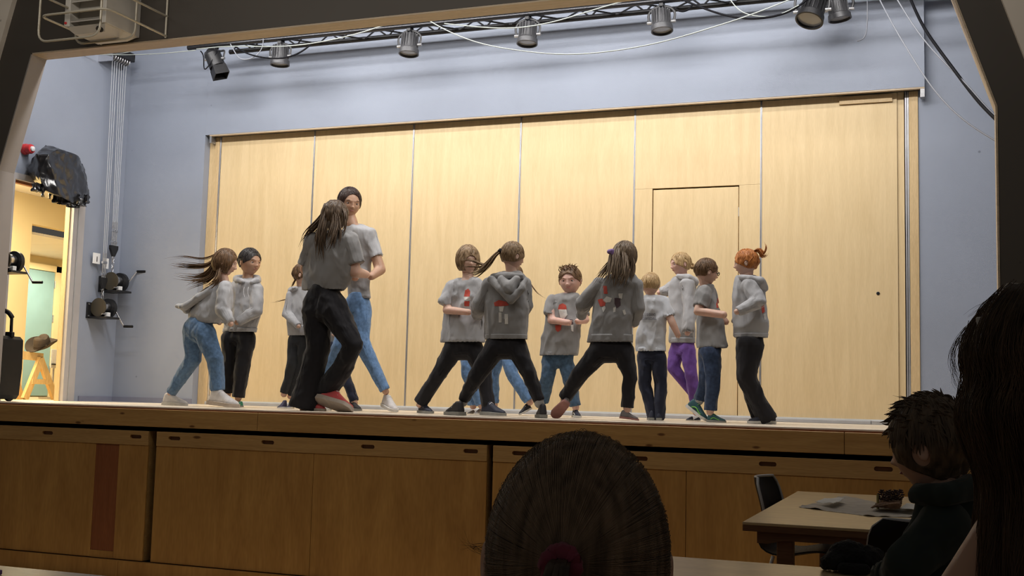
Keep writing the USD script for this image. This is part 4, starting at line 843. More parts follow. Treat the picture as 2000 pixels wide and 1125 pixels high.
def shoe(par, heel, toe, mat_u, mat_s, up=None, wid=1.0, lace='cord_white', hi=1.0, stripe=None):
    heel, toe = np.array(heel), np.array(toe); d = toe-heel; L = np.linalg.norm(d); d /= L; u = np.array([0, 0, 1.0]) if up is None else np.array(up, float); u = u-d*np.dot(u, d); u /= np.linalg.norm(u); s = np.cross(d, u); k = L
    def q(a, b, c): return heel+d*a*k+s*b*k*wid+u*c*k
    out = [(.0, 0), (.02, .11), (.12, .135), (.35, .125), (.62, .175), (.80, .175), (.94, .11), (1.0, 0), (.94, -.10), (.80, -.16), (.62, -.165), (.35, -.125), (.12, -.135), (.02, -.11)]
    po = [q(a, b, 0) for a, b in out]+[q(a, b*1.02, .105 if a < .5 else .085) for a, b in out]
    so = trimesh.convex.convex_hull(np.array(po))
    up_ = uni([Manifold.batch_hull([ball(q(.13, 0, .15), .115*k), ball(q(.16, 0, .33*hi), .095*k), ball(q(.33, 0, .32*hi), .10*k)]), Manifold.batch_hull([ball(q(.15, 0, .15), .115*k), ball(q(.33, 0, .30*hi), .10*k), ball(q(.55, 0, .17), .115*k), ball(q(.62, 0, .13), .125*k)]), Manifold.batch_hull([ball(q(.55, 0, .16), .12*k), ball(q(.70, .03, .10), .11*k), ball(q(.70, -.03, .10), .11*k), ball(q(.88, 0, .075), .085*k)])])
    up_ = up_.trim_by_plane(tuple(u), float(np.dot(u, q(0, 0, .05))))
    sh = obj('shoe', soften(up_, .012, 5), mat_u, par, True)
    obj('sole', so, mat_s, sh, 40)
    for j in range(3):
        a = .40+.085*j; c = .37*hi-.07*j*1.4 if hi == 1 else .33-.07*j
        obj('lace', tube([q(a, -.10, c-.045), q(a+.01, 0, c+.015), q(a, .10, c-.045)], .012*k, 5), lace, sh, True)
    if stripe:
        for sg in (-1, 1): obj('stripe', tube(spline([q(.25, sg*.118, .14), q(.42, sg*.135, .22), q(.58, sg*.140, .15), q(.70, sg*.150, .12)], 8), .022*k, 5), stripe, sh, True)
    return sh
class Fig:
    """One person. Coordinates are taken from a crop of the photograph (origin ox, oy, s pixels per photo pixel) and stand at depth y0 (+dy)."""
    def __init__(self, label, kp, y0, skin='skin_fair', at=None, base=None, group=None):
        self.kp, self.y0, self.skin = kp, y0, skin
        o = self.P(*at); o[2] = ZS if base is None else base
        self.t = thing('person', label, 'person', o, group); self.body = []; self.fine = []; self.cl = {}
    def P(self, x, y, dy=0.0): ox, oy, s = self.kp; return atY(ox+x/s, oy+y/s, self.y0+dy)
    def m(self, r, p): return r/self.kp[2]*mpp(p)
    def S(self, q, k=1.0, add=0.0):
        x, y, dy, r = q; p = self.P(x, y, dy); return (p, self.m(r, p)*k+add)
    def torso(self, rows, ratio=.62, amp=.006, seed=1, key='top', mt='grey_jersey', name='sweater', body=True):
        R = []
        for r in rows:
            dy = r[3] if len(r) > 3 else 0.0; rt = r[4] if len(r) > 4 else ratio; a, b = self.P(r[0], r[2], dy), self.P(r[1], r[2], dy); R.append((a, b, np.linalg.norm(b-a)/2*rt))
        self.rows = R; self.top = [to_man(loft(R))]; self.topm, self.topname, self.amp, self.seed = mt, name, amp, seed
        if body: self.body.append(to_man(loft(R[:-1], 24, 14, .9, False, .84)))
        return self
    def arm(self, sh, el, wr, hnd=None, short=None, curl=.5, thumb=1, nrm=None, cuff=True):
        """short: (x, y, dy, r) where a short sleeve ends, radius of its opening; otherwise the sleeve runs to the wrist"""
        A, B, C = self.S(sh), self.S(el), self.S(wr)
        if short:
            E = self.S(short); d = E[0]-A[0]; d /= np.linalg.norm(d); M = chainM([A, (E[0]+d*.03, E[1])]).trim_by_plane(tuple(-d), float(-np.dot(d, E[0]))); self.top.append(M)
            self.body.append(chainM([(A[0], min(A[1]*.72, B[1]*1.3)), (B[0], B[1]), (C[0], C[1])]))
        else:
            d = C[0]-B[0]; d /= np.linalg.norm(d); M = chainM([A, B, (C[0]+d*.03, C[1])]).trim_by_plane(tuple(-d), float(-np.dot(d, C[0]))); self.top.append(M)
            self.body.append(chainM([(A[0], A[1]*.66), (B[0], B[1]*.62), (C[0]+d*.01, C[1]*.62)]))
            if cuff: self.cl.setdefault('cuff', []).append((tube([C[0]-d*.045, C[0]-d*.03, C[0]-d*.002, C[0]+d*.004], np.array([.99, 1.07, 1.03, .8])*C[1], 18), self.topm))
        if hnd:
            h = self.P(*hnd); n = np.array(nrm if nrm is not None else (0, -.3, -.8), float); self.fine.append(hand(C[0]+(h-C[0])*.12, h, self.hs, n, curl, thumb))
            self.body.append(chainM([(C[0], min(C[1]*.7, .030*self.hs)), (C[0]+(h-C[0])*.16, .025*self.hs)]))
        return self
    def legs(self, hips, legs, mt, name='trousers', amp=.005, seed=3, ext=.030, rise=.05):
        """hips: two (x,y,dy,r); legs: [(hip, knee, ankle)]"""
        hs = [self.S(h) for h in hips]; ms = [Manifold.batch_hull([ball(p, r) for p, r in hs]+[ball(*self.S(l[0])) for l in legs])]
        for l in legs:
            q = [self.S(k) for k in l]; d = q[-1][0]-q[-2][0]; d /= np.linalg.norm(d); en = q[-1][0]+d*ext; M = chainM(q[:-1]+[(en+d*.02, q[-1][1])])
            ms.append(M.trim_by_plane(tuple(-d), float(-np.dot(d, en))))
            self.body.append(chainM([(p, r*.70 if i < len(q)-1 else min(r*.72, .036)) for i, (p, r) in enumerate(q)]+[(q[-1][0]+d*.045, .028)]))
        self.body.append(Manifold.batch_hull([ball(p, r*.74) for p, r in hs]))
        U = uni(ms); U = U.trim_by_plane((0, 0, -1), -(float(self.rows[-1][0][2]+self.rows[-1][1][2])/2+rise)); m = folds(soften(U, .020, 4), amp, seed, (9, 9, 6)); obj(name, m, mt, self.t, True); return self
    def head(self, c, H, yaw, pitch=0., roll=0., neck=None, nr=.19, ears=True, dy=0.0):
        p = self.P(c[0], c[1], dy); self.H = self.m(H, p)*.955; self.hs = self.H*.86; self.T = frame(p, yaw, pitch, roll, self.H); self.fine.append(headM(self.T, ears))
        self.nr = nr; self.neckto = neck; self.hp = p; return self
    def face(self, brow='brow_dark', iris='iris_dark', mouth=(.085, .020), open_=False):
        for s in (-1, 1):
            e = obj('eye', app(trimesh.creation.icosphere(3, 1.0).apply_scale([.048, .033, .021]).apply_translation([s*.152, .350, .0]), self.T), 'eye_white', self.t, True)
            obj('iris', app(trimesh.creation.icosphere(2, 1.0).apply_scale([.025, .012, .021]).apply_translation([s*.152, .376, .0]), self.T), iris, e, True)
            b = np.array([(s*.078, .410, .085), (s*.15, .400, .104), (s*.225, .355, .086)]); obj('eyebrow', app(tube(spline(b, 8), np.r_[.008, .014, .016, .016, .015, .012, .009, .004], 6, .6), self.T), brow, self.t, True)
        obj('lips', app(trimesh.creation.icosphere(3, 1.0).apply_scale([mouth[0], .030, mouth[1]]).apply_translation([0, .372, -.238]), self.T), 'lip', self.t, True); return self
    def hair(self, mesh, mt, name='hair', label=None): obj(name, mesh, mt, self.t, True, label=label); return self
    def L(self, *q): v = np.array([*q, 1.0]); return (self.T@v)[:3]        # a point of the head's own space
    def finish(self, smooth=.018, hem_band=False, hood=None, pocket=None):
        n0 = self.L(0, -.06, -.28); n1 = self.P(*self.neckto) if self.neckto else (self.rows[0][0]+self.rows[0][1])/2
        self.body.append(chainM([(n0, self.nr*self.H), (n1, self.nr*self.H*1.05)]))
        core = uni(self.body); m = soften(core, .022, 6); w = to_man(m)
        w = w if w.status() == m3.Error.NoError and not w.is_empty() else core
        obj('body', to_tri(uni([w]+self.fine)), self.skin, self.t, 50)
        top = soften(uni(self.top), smooth, 5); self.topmesh = folds(top, self.amp, self.seed); pass
        obj(self.topname, self.topmesh, self.topm, self.t, True)
        for k, ms in self.cl.items():
            for mm, mt in ms: obj(k, mm, mt, self.t, True)
        if hem_band:
            R = self.rows[-2:]; a, b = R[0], R[1]; t = hem_band; mid = tuple(np.array(a[i])*(1-t)+np.array(b[i])*t if i < 2 else a[2]*(1-t)+b[2]*t for i in range(3))
            obj('hem_band', loft([mid, b], 36, 6, .88, True, 1.0, .004), self.topm, self.t, True)
        if hood:
            obj('hood', folds(soften(uni([chainM([self.S(q) for q in c]) for c in hood]), .014, 8), .006, self.seed+5), self.topm, self.t, True)
        return self
    def cast(self, xs, ys):
        """first points of the garment met by sight lines through crop pixels (nan where none)"""
        ox, oy, sc = self.kp; V, Fc = self.topmesh.vertices, self.topmesh.faces; A, B, C = V[Fc[:, 0]]-CAM, V[Fc[:, 1]]-CAM, V[Fc[:, 2]]-CAM
        M = np.array([RT, UP, FW]); pr = lambda q: np.c_[1000+(q@RT)/(q@FW)*FPX, 562.5-(q@UP)/(q@FW)*FPX]
        a, b, c = pr(A), pr(B), pr(C); den = (b[:, 0]-a[:, 0])*(c[:, 1]-a[:, 1])-(c[:, 0]-a[:, 0])*(b[:, 1]-a[:, 1]); out = np.full((len(xs), 3), np.nan)
        nr = np.cross(B-A, C-A); dd = (nr*A).sum(1)
        for k, (x, y) in enumerate(zip(xs, ys)):
            px, py = ox+x/sc, oy+y/sc; l1 = ((px-a[:, 0])*(c[:, 1]-a[:, 1])-(c[:, 0]-a[:, 0])*(py-a[:, 1]))/den; l2 = ((b[:, 0]-a[:, 0])*(py-a[:, 1])-(px-a[:, 0])*(b[:, 1]-a[:, 1]))/den
            i = np.nonzero((l1 >= 0) & (l2 >= 0) & (l1+l2 <= 1))[0]
            if len(i): r = ray(px, py); t = dd[i]/(nr[i]@r); out[k] = CAM+r*t.min()
        return out
    def decal(self, poly, mt, name='print', step=2.0, off=.003):
        """flat print lying on the cloth; outline in crop pixels"""
        from shapely.geometry import Point
        p = Polygon(poly).buffer(2.5).buffer(-1.5); x0, y0, x1, y1 = p.bounds; nx, ny = max(3, int((x1-x0)/step)+2), max(3, int((y1-y0)/step)+2); X, Y = np.meshgrid(np.linspace(x0, x1, nx), np.linspace(y0, y1, ny), indexing='ij')
        h = self.cast(X.ravel(), Y.ravel()); V = h-np.array([sight(q) if q[0] == q[0] else (0, 0, 0) for q in h])*off; F = []
        for i in range(nx-1):
            for j in range(ny-1):
                q = [i*ny+j, i*ny+j+1, (i+1)*ny+j+1, (i+1)*ny+j]
                if p.contains(Point((X[i, j]+X[i+1, j+1])/2, (Y[i, j]+Y[i+1, j+1])/2)) and not np.isnan(V[q]).any() and max(np.linalg.norm(V[a]-V[b]) for a in q for b in q) < .06: F += [[q[0], q[1], q[2]], [q[0], q[2], q[3]]]
        if F:
            u, inv = np.unique(np.array(F), return_inverse=True); obj(name, (V[u], inv.reshape(-1, 3)), mt, self.t, True)
        return self
    def text(self, txt, x, y, h, mt='print_text', ang=0.0):
        m = meshkit.text_mesh(txt, h, .0008, True); v = m.vertices; q = self.cast(x+v[:, 0]*math.cos(ang), y-v[:, 1]+v[:, 0]*math.sin(ang)); bad = np.isnan(q[:, 0]); q[bad] = np.nanmean(q, 0)
        obj('lettering', (np.array([c-sight(c)*(.0025+(.0012 if a[2] > 1e-5 else 0)) for a, c in zip(v, q)]), m.faces), mt, self.t); return self
# ------------------------------------------------------------------ the people on the stage
K1, K2, K3, K4, K5, K6 = (310, 470, 3.309), (530, 350, 2.446), (800, 460, 3.125), (1040, 460, 3.04), (1220, 480, 3.21), (1330, 460, 2.96)
GRP = 'children hidden behind other dancers'
def flat(F, heel, toe, dh=0., dt=0., lift=0.0):
    a, b = F.P(*heel, dh), F.P(*toe, dt); a[2] = ZS+.002+lift; b[2] = ZS+.002; return a, b

# 1: girl with long hair streaming to the left
F = Fig('girl in blue jeans with long brown hair streaming out to the left', K1, 8.52, at=(280, 1060))
F.torso([(392, 462, 262), (345, 478, 295), (300, 480, 330), (255, 478, 385), (215, 470, 440), (192, 440, 490), (190, 395, 535)], .55, .008, 1, mt='grey_jersey', name='hoodie')
F.head((428, 143), 180, 78, 8, 4, neck=(425, 265), nr=.17)
F.arm((430, 300, -.07, 46), (415, 455, -.13, 46), (462, 532, -.14, 30), (500, 548, -.15), curl=.7, nrm=(0, .6, -.6))
F.arm((425, 300, .07, 42), (440, 420, .10, 38), (395, 525, .06, 24), (372, 545, .03), curl=.6)
F.legs([(222, 560, 0, 59.8), (292, 555, 0, 58.1), (255, 520, 0, 58.1)], [((225, 590, .03, 68), (222, 765, .05, 52), (92, 965, .08, 33)), ((295, 600, -.03, 72), (365, 765, -.06, 52), (380, 945, -.04, 44))], 'blue_denim', 'jeans', seed=4)
F.finish(hood=[[(400, 290, .02, 26), (335, 330, -.04, 30), (255, 370, -.06, 26), (170, 425, -.06, 26), (125, 425, -.04, 14)], [(400, 285, .06, 24), (330, 320, .06, 28), (240, 385, .04, 28), (180, 445, .0, 28)], [(255, 370, -.06, 26), (240, 385, .04, 28), (180, 440, .0, 26), (150, 425, -.06, 22)]])
F.hair(cat(hair_cap(F.T, 'long', 1), locks([F.L(-.05, -.25, .35), F.P(330, 150, .0), F.P(240, 165, .02), F.P(60, 155, .03)], 26, .030, .0065, 2, tip=1.3), locks([F.L(.1, -.3, .2), F.P(300, 220), F.P(200, 235), F.P(100, 220)], 22, .035, .0065, 3), locks([F.L(.0, -.3, .0), F.P(330, 240, -.04), F.P(250, 270, -.05), F.P(170, 295, -.05)], 22, .035, .0065, 4), locks([F.L(0, -.2, .45), F.P(300, 115), F.P(180, 105), F.P(35, 118)], 12, .014, .0035, 5), locks([F.L(.2, -.1, -.1), F.P(385, 220, -.09), F.P(370, 260, -.11), F.P(300, 300, -.10)], 20, .03, .0065, 6)), 'hair_brown')
F.face('brow_light')
a, b = flat(F, (25, 1060), (190, 1060), .08, .10, .0); shoe(F.t, a, b, 'shoe_white', 'sole_white')
a, b = flat(F, (322, 1062), (520, 1062), -.04, -.08, .02); shoe(F.t, a, b, 'shoe_white', 'sole_beige', wid=1.05)

# 2: dark-haired boy
F = Fig('boy with short black hair, grey hoodie, black trousers and green shoes', K1, 8.82, 'skin_tan', at=(510, 1060))
F.torso([(535, 605, 238), (470, 655, 275), (450, 672, 320), (445, 668, 400), (432, 660, 480), (418, 642, 545), (414, 630, 592)], .60, .006, 2, name='hoodie')
F.head((588, 140), 182, 38, 6, -3, neck=(575, 265))
F.arm((632, 318, -.03, 44), (628, 455, -.09, 42), (512, 525, -.16, 28), (452, 548, -.18), curl=.6, nrm=(0, .5, -.8))
F.arm((478, 320, .03, 42), (455, 440, .02, 38), (470, 520, -.06, 26), (450, 550, -.10))
F.legs([(478, 605, 0, 54.6), (560, 605, 0, 54.6), (520, 560, 0, 52.8)], [((468, 630, 0, 62), (456, 790, .0, 44), (450, 960, .03, 36)), ((568, 630, 0, 60), (545, 790, -.02, 48), (518, 990, -.02, 40))], 'black_cloth', seed=5)
F.finish(hood=[[(548, 266, -.08, 12), (515, 258, -.03, 20), (505, 252, .06, 27), (570, 245, .10, 30), (636, 252, .06, 27), (632, 262, -.03, 20), (602, 270, -.08, 12)]], hem_band=.45)
F.hair(hair_cap(F.T, 'short', 11, .8), 'hair_black').face()
for x in (553, 580): obj('drawcord', tube(spline([F.P(x, 300, -.13), F.P(x-4, 335, -.14), F.P(x+2, 365, -.14)], 8), .0035, 6), 'cord_white', F.t, True)
a, b = flat(F, (545, 1035), (480, 1070), .0, -.12); shoe(F.t, a, b, 'shoe_green', 'sole_grey')
a, b = flat(F, (460, 1010), (430, 1040), .06, -.06); shoe(F.t, a, b, 'shoe_green', 'sole_grey')

# 3: small child with braids, half hidden
F = Fig('small braided child in black leggings, left of the woman in black trousers', K2, 8.95, at=(70, 1080))
F.torso([(120, 172, 512), (85, 190, 540), (72, 200, 600), (74, 202, 680), (80, 200, 747)], .62, .005, 3, name='hoodie')
F.head((150, 458), 112, 75, 5, neck=(145, 520))
F.arm((92, 555, -.03, 22), (76, 645, -.06, 22), (128, 700, -.14, 15), (165, 718, -.15), curl=.6)
F.arm((180, 555, .0, 20), (190, 640, -.04, 18), (165, 690, -.12, 13), (150, 712, -.14))
F.legs([(110, 760, 0, 26.4), (160, 760, 0, 26.4), (135, 735, 0, 29.9)], [((108, 775, 0, 31), (102, 880, -.03, 24), (66, 1005, .0, 19)), ((160, 775, 0, 32), (140, 890, .02, 25), (98, 1015, .05, 20))], 'charcoal_cloth', 'leggings', seed=6)
F.finish(hood=[[(118, 520, -.06, 12), (95, 535, -.02, 16), (100, 530, .06, 16), (140, 525, .09, 16), (170, 530, .05, 14)]], hem_band=.3)
F.hair(cat(hair_cap(F.T, 'pony', 12), locks([F.L(.1, -.35, .0), F.P(118, 455, -.04), F.P(108, 490, -.05), F.P(93, 520, -.05)], 14, .010, .005, 7), locks([F.P(70, 574), F.P(45, 580), F.P(0, 590)], 4, .005, .004, 8)), 'hair_brown').face('brow_light')
a, b = flat(F, (75, 1055), (30, 1080), .02, -.10); shoe(F.t, a, b, 'shoe_violet', 'sole_white', hi=1.5)
a, b = flat(F, (105, 1055), (75, 1082), .06, -.06); shoe(F.t, a, b, 'shoe_violet', 'sole_white', hi=1.5)

# 6: hidden child behind the two women
F = Fig('child hidden between the two women, only grey hem and navy trousers showing', K2, 8.90, at=(330, 1080), group=GRP)
F.torso([(285, 325, 575), (258, 345, 600), (250, 348, 680), (255, 345, 740), (262, 346, 806)], .62, .005, 4, name='sweater')
F.head((300, 515), 108, -60, 5, neck=(305, 580))
F.arm((262, 615, -.04, 18), (240, 690, -.06, 17), (205, 712, -.10, 12), (180, 716, -.12))
F.arm((335, 615, .0, 18), (340, 700, .02, 17), (300, 740, -.05, 12), (270, 745, -.06))
F.legs([(285, 810, 0, 26.4), (325, 810, 0, 26.4), (305, 785, 0, 29.9)], [((285, 830, 0, 30), (268, 920, 0, 24), (232, 1010, .03, 20)), ((325, 830, 0, 30), (350, 930, 0, 26), (390, 1045, .0, 22))], 'navy_cloth', seed=7)
F.finish(); F.hair(hair_cap(F.T, 'short', 13), 'hair_brown')
a, b = flat(F, (375, 1070), (428, 1080), .03, -.08); shoe(F.t, a, b, 'shoe_black', 'sole_grey')
a, b = flat(F, (250, 1060), (215, 1075), .05, -.03); shoe(F.t, a, b, 'shoe_black', 'sole_grey')

# 5: woman facing us
F = Fig('tall woman with tied-back dark hair, grey T-shirt, blue jeans and white sneakers', K2, 8.60, 'skin_tan', at=(450, 1100))
F.torso([(360, 412, 212), (345, 455, 225), (342, 492, 250), (345, 500, 290), (350, 488, 350), (358, 474, 430), (362, 470, 510), (366, 472, 572)], .58, .006, 5, mt='grey_jersey', name='t_shirt')
F.head((372, 114), 150, 18, 10, 2, neck=(385, 215), nr=.20)
F.arm((468, 265, .0, 34), (520, 432, -.02, 26), (478, 465, -.14, 18), (445, 452, -.20), short=(505, 372, -.01, 34), curl=.8, nrm=(-.3, .3, .6))
F.arm((360, 270, .0, 34), (345, 420, -.02, 26), (400, 470, -.14, 18), (450, 470, -.20), short=(352, 370, -.01, 34), curl=.8)
F.legs([(390, 600, 0, 44.0), (430, 600, 0, 44.0), (418, 565, 0, 44.0)], [((430, 630, 0, 50), (428, 775, -.04, 40), (535, 992, .0, 24)), ((385, 640, 0, 50), (330, 800, -.02, 40), (235, 985, .04, 28))], 'light_denim', 'jeans', seed=8, amp=.003)
F.finish()
F.hair(hair_cap(F.T, 'pony', 14, .75, nlocks=120, cut=(.57, -.10, (.37, .42, .49))), 'hair_dark_brown').face()
a = F.P(535, 1050, .06); b = F.P(598, 1098, -.10); a[2] = ZS+.05; b[2] = ZS+.003; shoe(F.t, a, b, 'shoe_white', 'sole_white', wid=.95)
a, b = flat(F, (230, 1060), (285, 1078), .06, -.02); shoe(F.t, a, b, 'shoe_white', 'sole_white')

# 4: woman from behind
F = Fig('woman seen from behind, long dark hair, grey T-shirt, black flared trousers, red shoes', K2, 8.12, at=(250, 1095))
F.torso([(282, 368, 246), (225, 400, 268), (180, 418, 305), (158, 412, 360), (148, 392, 430), (146, 372, 490), (150, 350, 530)], .55, .009, 6, mt='mid_grey_jersey', name='t_shirt')
F.head((305, 176), 146, 118, 6, 0, neck=(315, 262), nr=.20)
F.arm((372, 295, -.03, 46), (400, 442, -.02, 29), (452, 455, .14, 19), (478, 448, .22), short=(408, 405, -.02, 42), curl=.8)
F.arm((200, 300, -.02, 44), (165, 430, .10, 28), (250, 470, .22, 19), (330, 465, .30), short=(168, 410, .02, 40))
F.legs([(215, 580, 0, 58.1), (282, 580, 0, 58.1), (250, 545, 0, 65.1)], [((215, 630, .0, 70), (225, 800, .0, 58), (190, 930, .0, 56), (158, 1075, .0, 72)), ((300, 630, -.02, 74), (392, 790, -.06, 44), (330, 920, .02, 50), (262, 1005, .06, 56))], 'black_cloth', seed=9, amp=.006)
F.finish()
F.hair(cat(hair_cap(F.T, 'long', 15, 1.2), locks([F.L(-.1, -.3, .3), F.P(255, 200, -.10), F.P(235, 290, -.13), F.P(235, 390, -.13)], 46, .055, .008, 11, tip=1.2), locks([F.L(.05, -.35, .2), F.P(215, 220, -.08), F.P(170, 270, -.08), F.P(148, 330, -.08)], 34, .04, .007, 12, tip=1.1), locks([F.L(.2, -.2, .2), F.P(310, 220, -.10), F.P(300, 280, -.13), F.P(275, 350, -.13)], 34, .045, .008, 13), locks([F.L(.3, .1, .25), F.P(352, 180, -.06), F.P(350, 230, -.07), F.P(335, 270, -.10)], 16, .02, .007, 14)), 'hair_mid_brown').face()
a, b = flat(F, (150, 1090), (262, 1095), .02, .0); shoe(F.t, a, b, 'shoe_red', 'sole_beige')
a = F.P(212, 1035, -.03); b = F.P(388, 1093, -.05); a[2] = ZS+.085; b[2] = ZS+.004; shoe(F.t, a, b, 'shoe_red', 'sole_beige', wid=1.1, up=(.15, .62, .75))

# 9 and 10: two hidden children in light jeans
F = Fig('child hidden behind the ponytail girl, only a thin flying braid and light jeans showing', K3, 9.05, at=(620, 1085), group=None)
F.torso([(600, 665, 320), (560, 700, 345), (550, 708, 400), (545, 700, 500), (548, 690, 610)], .6, .005, 7, name='hoodie')
F.head((640, 245), 135, 160, 5, neck=(635, 330))
F.arm((572, 370, .0, 26), (560, 460, .05, 25), (600, 520, .10, 17), (620, 530, .12)); F.arm((690, 370, .0, 26), (690, 460, .05, 25), (650, 520, .10, 17), (635, 530, .12))
F.legs([(570, 640, 0, 40.5), (635, 640, 0, 40.5), (605, 600, 0, 44.0)], [((600, 690, 0, 52), (625, 850, -.04, 38), (716, 990, -.02, 32)), ((560, 690, 0, 46), (515, 840, .03, 34), (518, 1000, .05, 26))], 'light_denim', 'jeans', seed=10)
F.finish(); F.hair(hair_cap(F.T, 'pony', 16), 'hair_brown').hair(locks([F.L(-.2, -.35, -.05), F.P(700, 255, -.02), F.P(735, 290, -.03), F.P(775, 345, -.03), F.P(836, 386, -.03)], 9, .008, .0052, 15, wob=.2, tip=.8), 'hair_brown', 'braid')
a = F.P(745, 1025, .02); b = F.P(668, 1092, -.08); a[2] = ZS+.06; b[2] = ZS+.004; shoe(F.t, a, b, 'shoe_black', 'sole_white')
a, b = flat(F, (520, 1060), (470, 1075), .05, .0); shoe(F.t, a, b, 'shoe_grey', 'sole_white')
F = Fig('child hidden behind the bob-haired boy, only pale blue jeans legs showing', K3, 9.0, at=(390, 1075), group=None)
F.torso([(335, 385, 400), (300, 415, 425), (292, 425, 490), (295, 425, 560), (300, 425, 640)], .6, .005, 8, name='sweater')
F.head((355, 330), 125, 20, 5, neck=(360, 410))
F.arm((310, 450, 0, 22), (300, 520, .0, 20), (350, 560, -.06, 14), (370, 560, -.06)); F.arm((410, 450, 0, 22), (415, 520, .0, 20), (390, 560, -.06, 14), (380, 560, -.06))
F.legs([(335, 660, 0, 35.2), (392, 660, 0, 35.2), (362, 630, 0, 37.0)], [((340, 690, 0, 40), (352, 850, -.03, 34), (425, 1010, .0, 30)), ((400, 700, 0, 40), (372, 850, .0, 34), (385, 1010, .04, 34))], 'light_denim', 'jeans', seed=11)
F.finish(); F.hair(hair_cap(F.T, 'short', 17), 'hair_brown')
a, b = flat(F, (440, 1050), (395, 1075), .05, -.05); shoe(F.t, a, b, 'shoe_grey', 'sole_white')
a, b = flat(F, (400, 1055), (350, 1070), .08, .03); shoe(F.t, a, b, 'shoe_grey', 'sole_white')

# 7: bob-haired child
F = Fig('child with brown bobbed hair and red-printed T-shirt, face behind flying hair', K3, 8.62, at=(290, 1080))
F.torso([(322, 402, 258), (270, 435, 272), (238, 458, 310), (226, 460, 380), (214, 460, 460), (200, 462, 560), (190, 462, 652)], .60, .011, 9, mt='grey_jersey', name='t_shirt')
F.head((356, 152), 184, 15, 6, -3, neck=(360, 275))
F.arm((262, 318, -.02, 44), (228, 455, -.08, 26), (360, 468, -.17, 19), (408, 486, -.17), short=(212, 425, -.06, 45), curl=.6)
F.arm((435, 318, .0, 42), (465, 440, -.04, 26), (400, 480, -.14, 19), (370, 485, -.17), short=(470, 420, -.02, 42), curl=.6)
F.legs([(270, 660, 0, 54.6), (385, 660, 0, 54.6), (325, 620, 0, 58.1)], [((262, 700, 0, 62), (178, 850, -.02, 44), (78, 1005, .0, 42)), ((392, 700, 0, 62), (455, 850, .0, 48), (478, 1020, .0, 40))], 'black_cloth', seed=12)
F.finish()
F.hair(hair_cap(F.T, 'bob', 18, 1.2, cut=(.54, -.22, (.27, .40, .40)), nlocks=150), 'hair_dark_blond').face('brow_light')
F.decal([(333, 372), (340, 335), (358, 325), (368, 340), (366, 372)], 'print_red').decal([(330, 375), (368, 375), (372, 392), (352, 400), (332, 390)], 'print_white').decal([(335, 402), (365, 402), (362, 430), (336, 430)], 'print_red')
a, b = flat(F, (60, 1068), (138, 1085), .05, -.07); shoe(F.t, a, b, 'shoe_navy', 'sole_grey', wid=1.15)
a, b = flat(F, (440, 1078), (588, 1088), .0, -.10); shoe(F.t, a, b, 'shoe_navy', 'sole_grey')

# 8: ponytail girl
F = Fig('girl from behind with ponytail flying left, grey hoodie, legs wide apart', K3, 8.16, at=(560, 1095))
F.torso([(585, 672, 222), (500, 695, 245), (470, 722, 290), (458, 726, 360), (455, 728, 430), (458, 722, 520), (462, 716, 634)], .58, .008, 10, mt='mid_grey_jersey', name='hoodie')
F.head((628, 127), 176, 122, 4, 3, neck=(625, 240))
F.arm((490, 300, .0, 48), (428, 432, .02, 48), (410, 490, .14, 30), (395, 485, .24), curl=.6)
F.arm((700, 300, .0, 42), (716, 430, .02, 38), (690, 490, .14, 26), (660, 500, .24), curl=.6)
F.legs([(535, 640, 0, 58.1), (640, 640, 0, 58.1), (588, 600, 0, 58.1)], [((522, 690, 0, 68), (402, 870, -.02, 50), (338, 985, .04, 30)), ((655, 690, 0, 66), (728, 845, -.03, 44), (782, 985, .0, 34))], 'black_cloth', seed=13)
F.finish(hood=[[(500, 270, -.10, 24), (560, 330, -.14, 26), (620, 395, -.15, 24), (680, 330, -.13, 24), (710, 270, -.08, 20)], [(510, 250, -.07, 22), (590, 250, -.10, 26), (680, 250, -.07, 22)], [(560, 270, -.12, 26), (610, 330, -.14, 40), (650, 270, -.12, 26)]], hem_band=.75)
F.hair(cat(hair_cap(F.T, 'pony', 19, .9), locks([F.P(560, 92, -.06), F.P(530, 115, -.08), F.P(490, 165, -.08), F.P(440, 215, -.08), F.P(345, 250, -.06)], 40, .022, .006, 16, tip=2.2), locks([F.P(520, 120, -.07), F.P(470, 175, -.08), F.P(400, 158, -.06), F.P(285, 146, -.03)], 14, .012, .0045, 17, tip=1.4), locks([F.P(500, 150, -.07), F.P(440, 190, -.08), F.P(380, 190, -.06), F.P(310, 200, -.03)], 14, .012, .0045, 18, tip=1.4)), 'hair_dark_blond').face('brow_light')
obj('hair_tie', tube([F.P(562, 88, -.06), F.P(548, 104, -.07)], [.020, .021], 12), 'black_knit', F.t, True)
F.decal([(515, 410), (545, 395), (590, 405), (605, 425), (560, 432), (520, 430)], 'print_red').decal([(545, 432), (575, 432), (568, 465), (550, 465)], 'print_white').decal([(545, 470), (560, 470), (560, 530), (545, 530)], 'print_white').decal([(580, 480), (600, 480), (600, 540), (582, 540)], 'print_white')
obj('sock', chainM([F.S((345, 970, .04, 27)), F.S((328, 1020, .05, 25))]), 'sock_grey', F.t, True); obj('sock', chainM([F.S((778, 975, .0, 32)), F.S((792, 1025, .0, 30))]), 'sock_grey', F.t, True)
a, b = flat(F, (325, 1085), (222, 1078), -.05, .10); shoe(F.t, a, b, 'shoe_black', 'sole_grey', wid=1.2)
a, b = flat(F, (818, 1100), (790, 1085), -.08, .14); shoe(F.t, a, b, 'shoe_black', 'sole_grey')

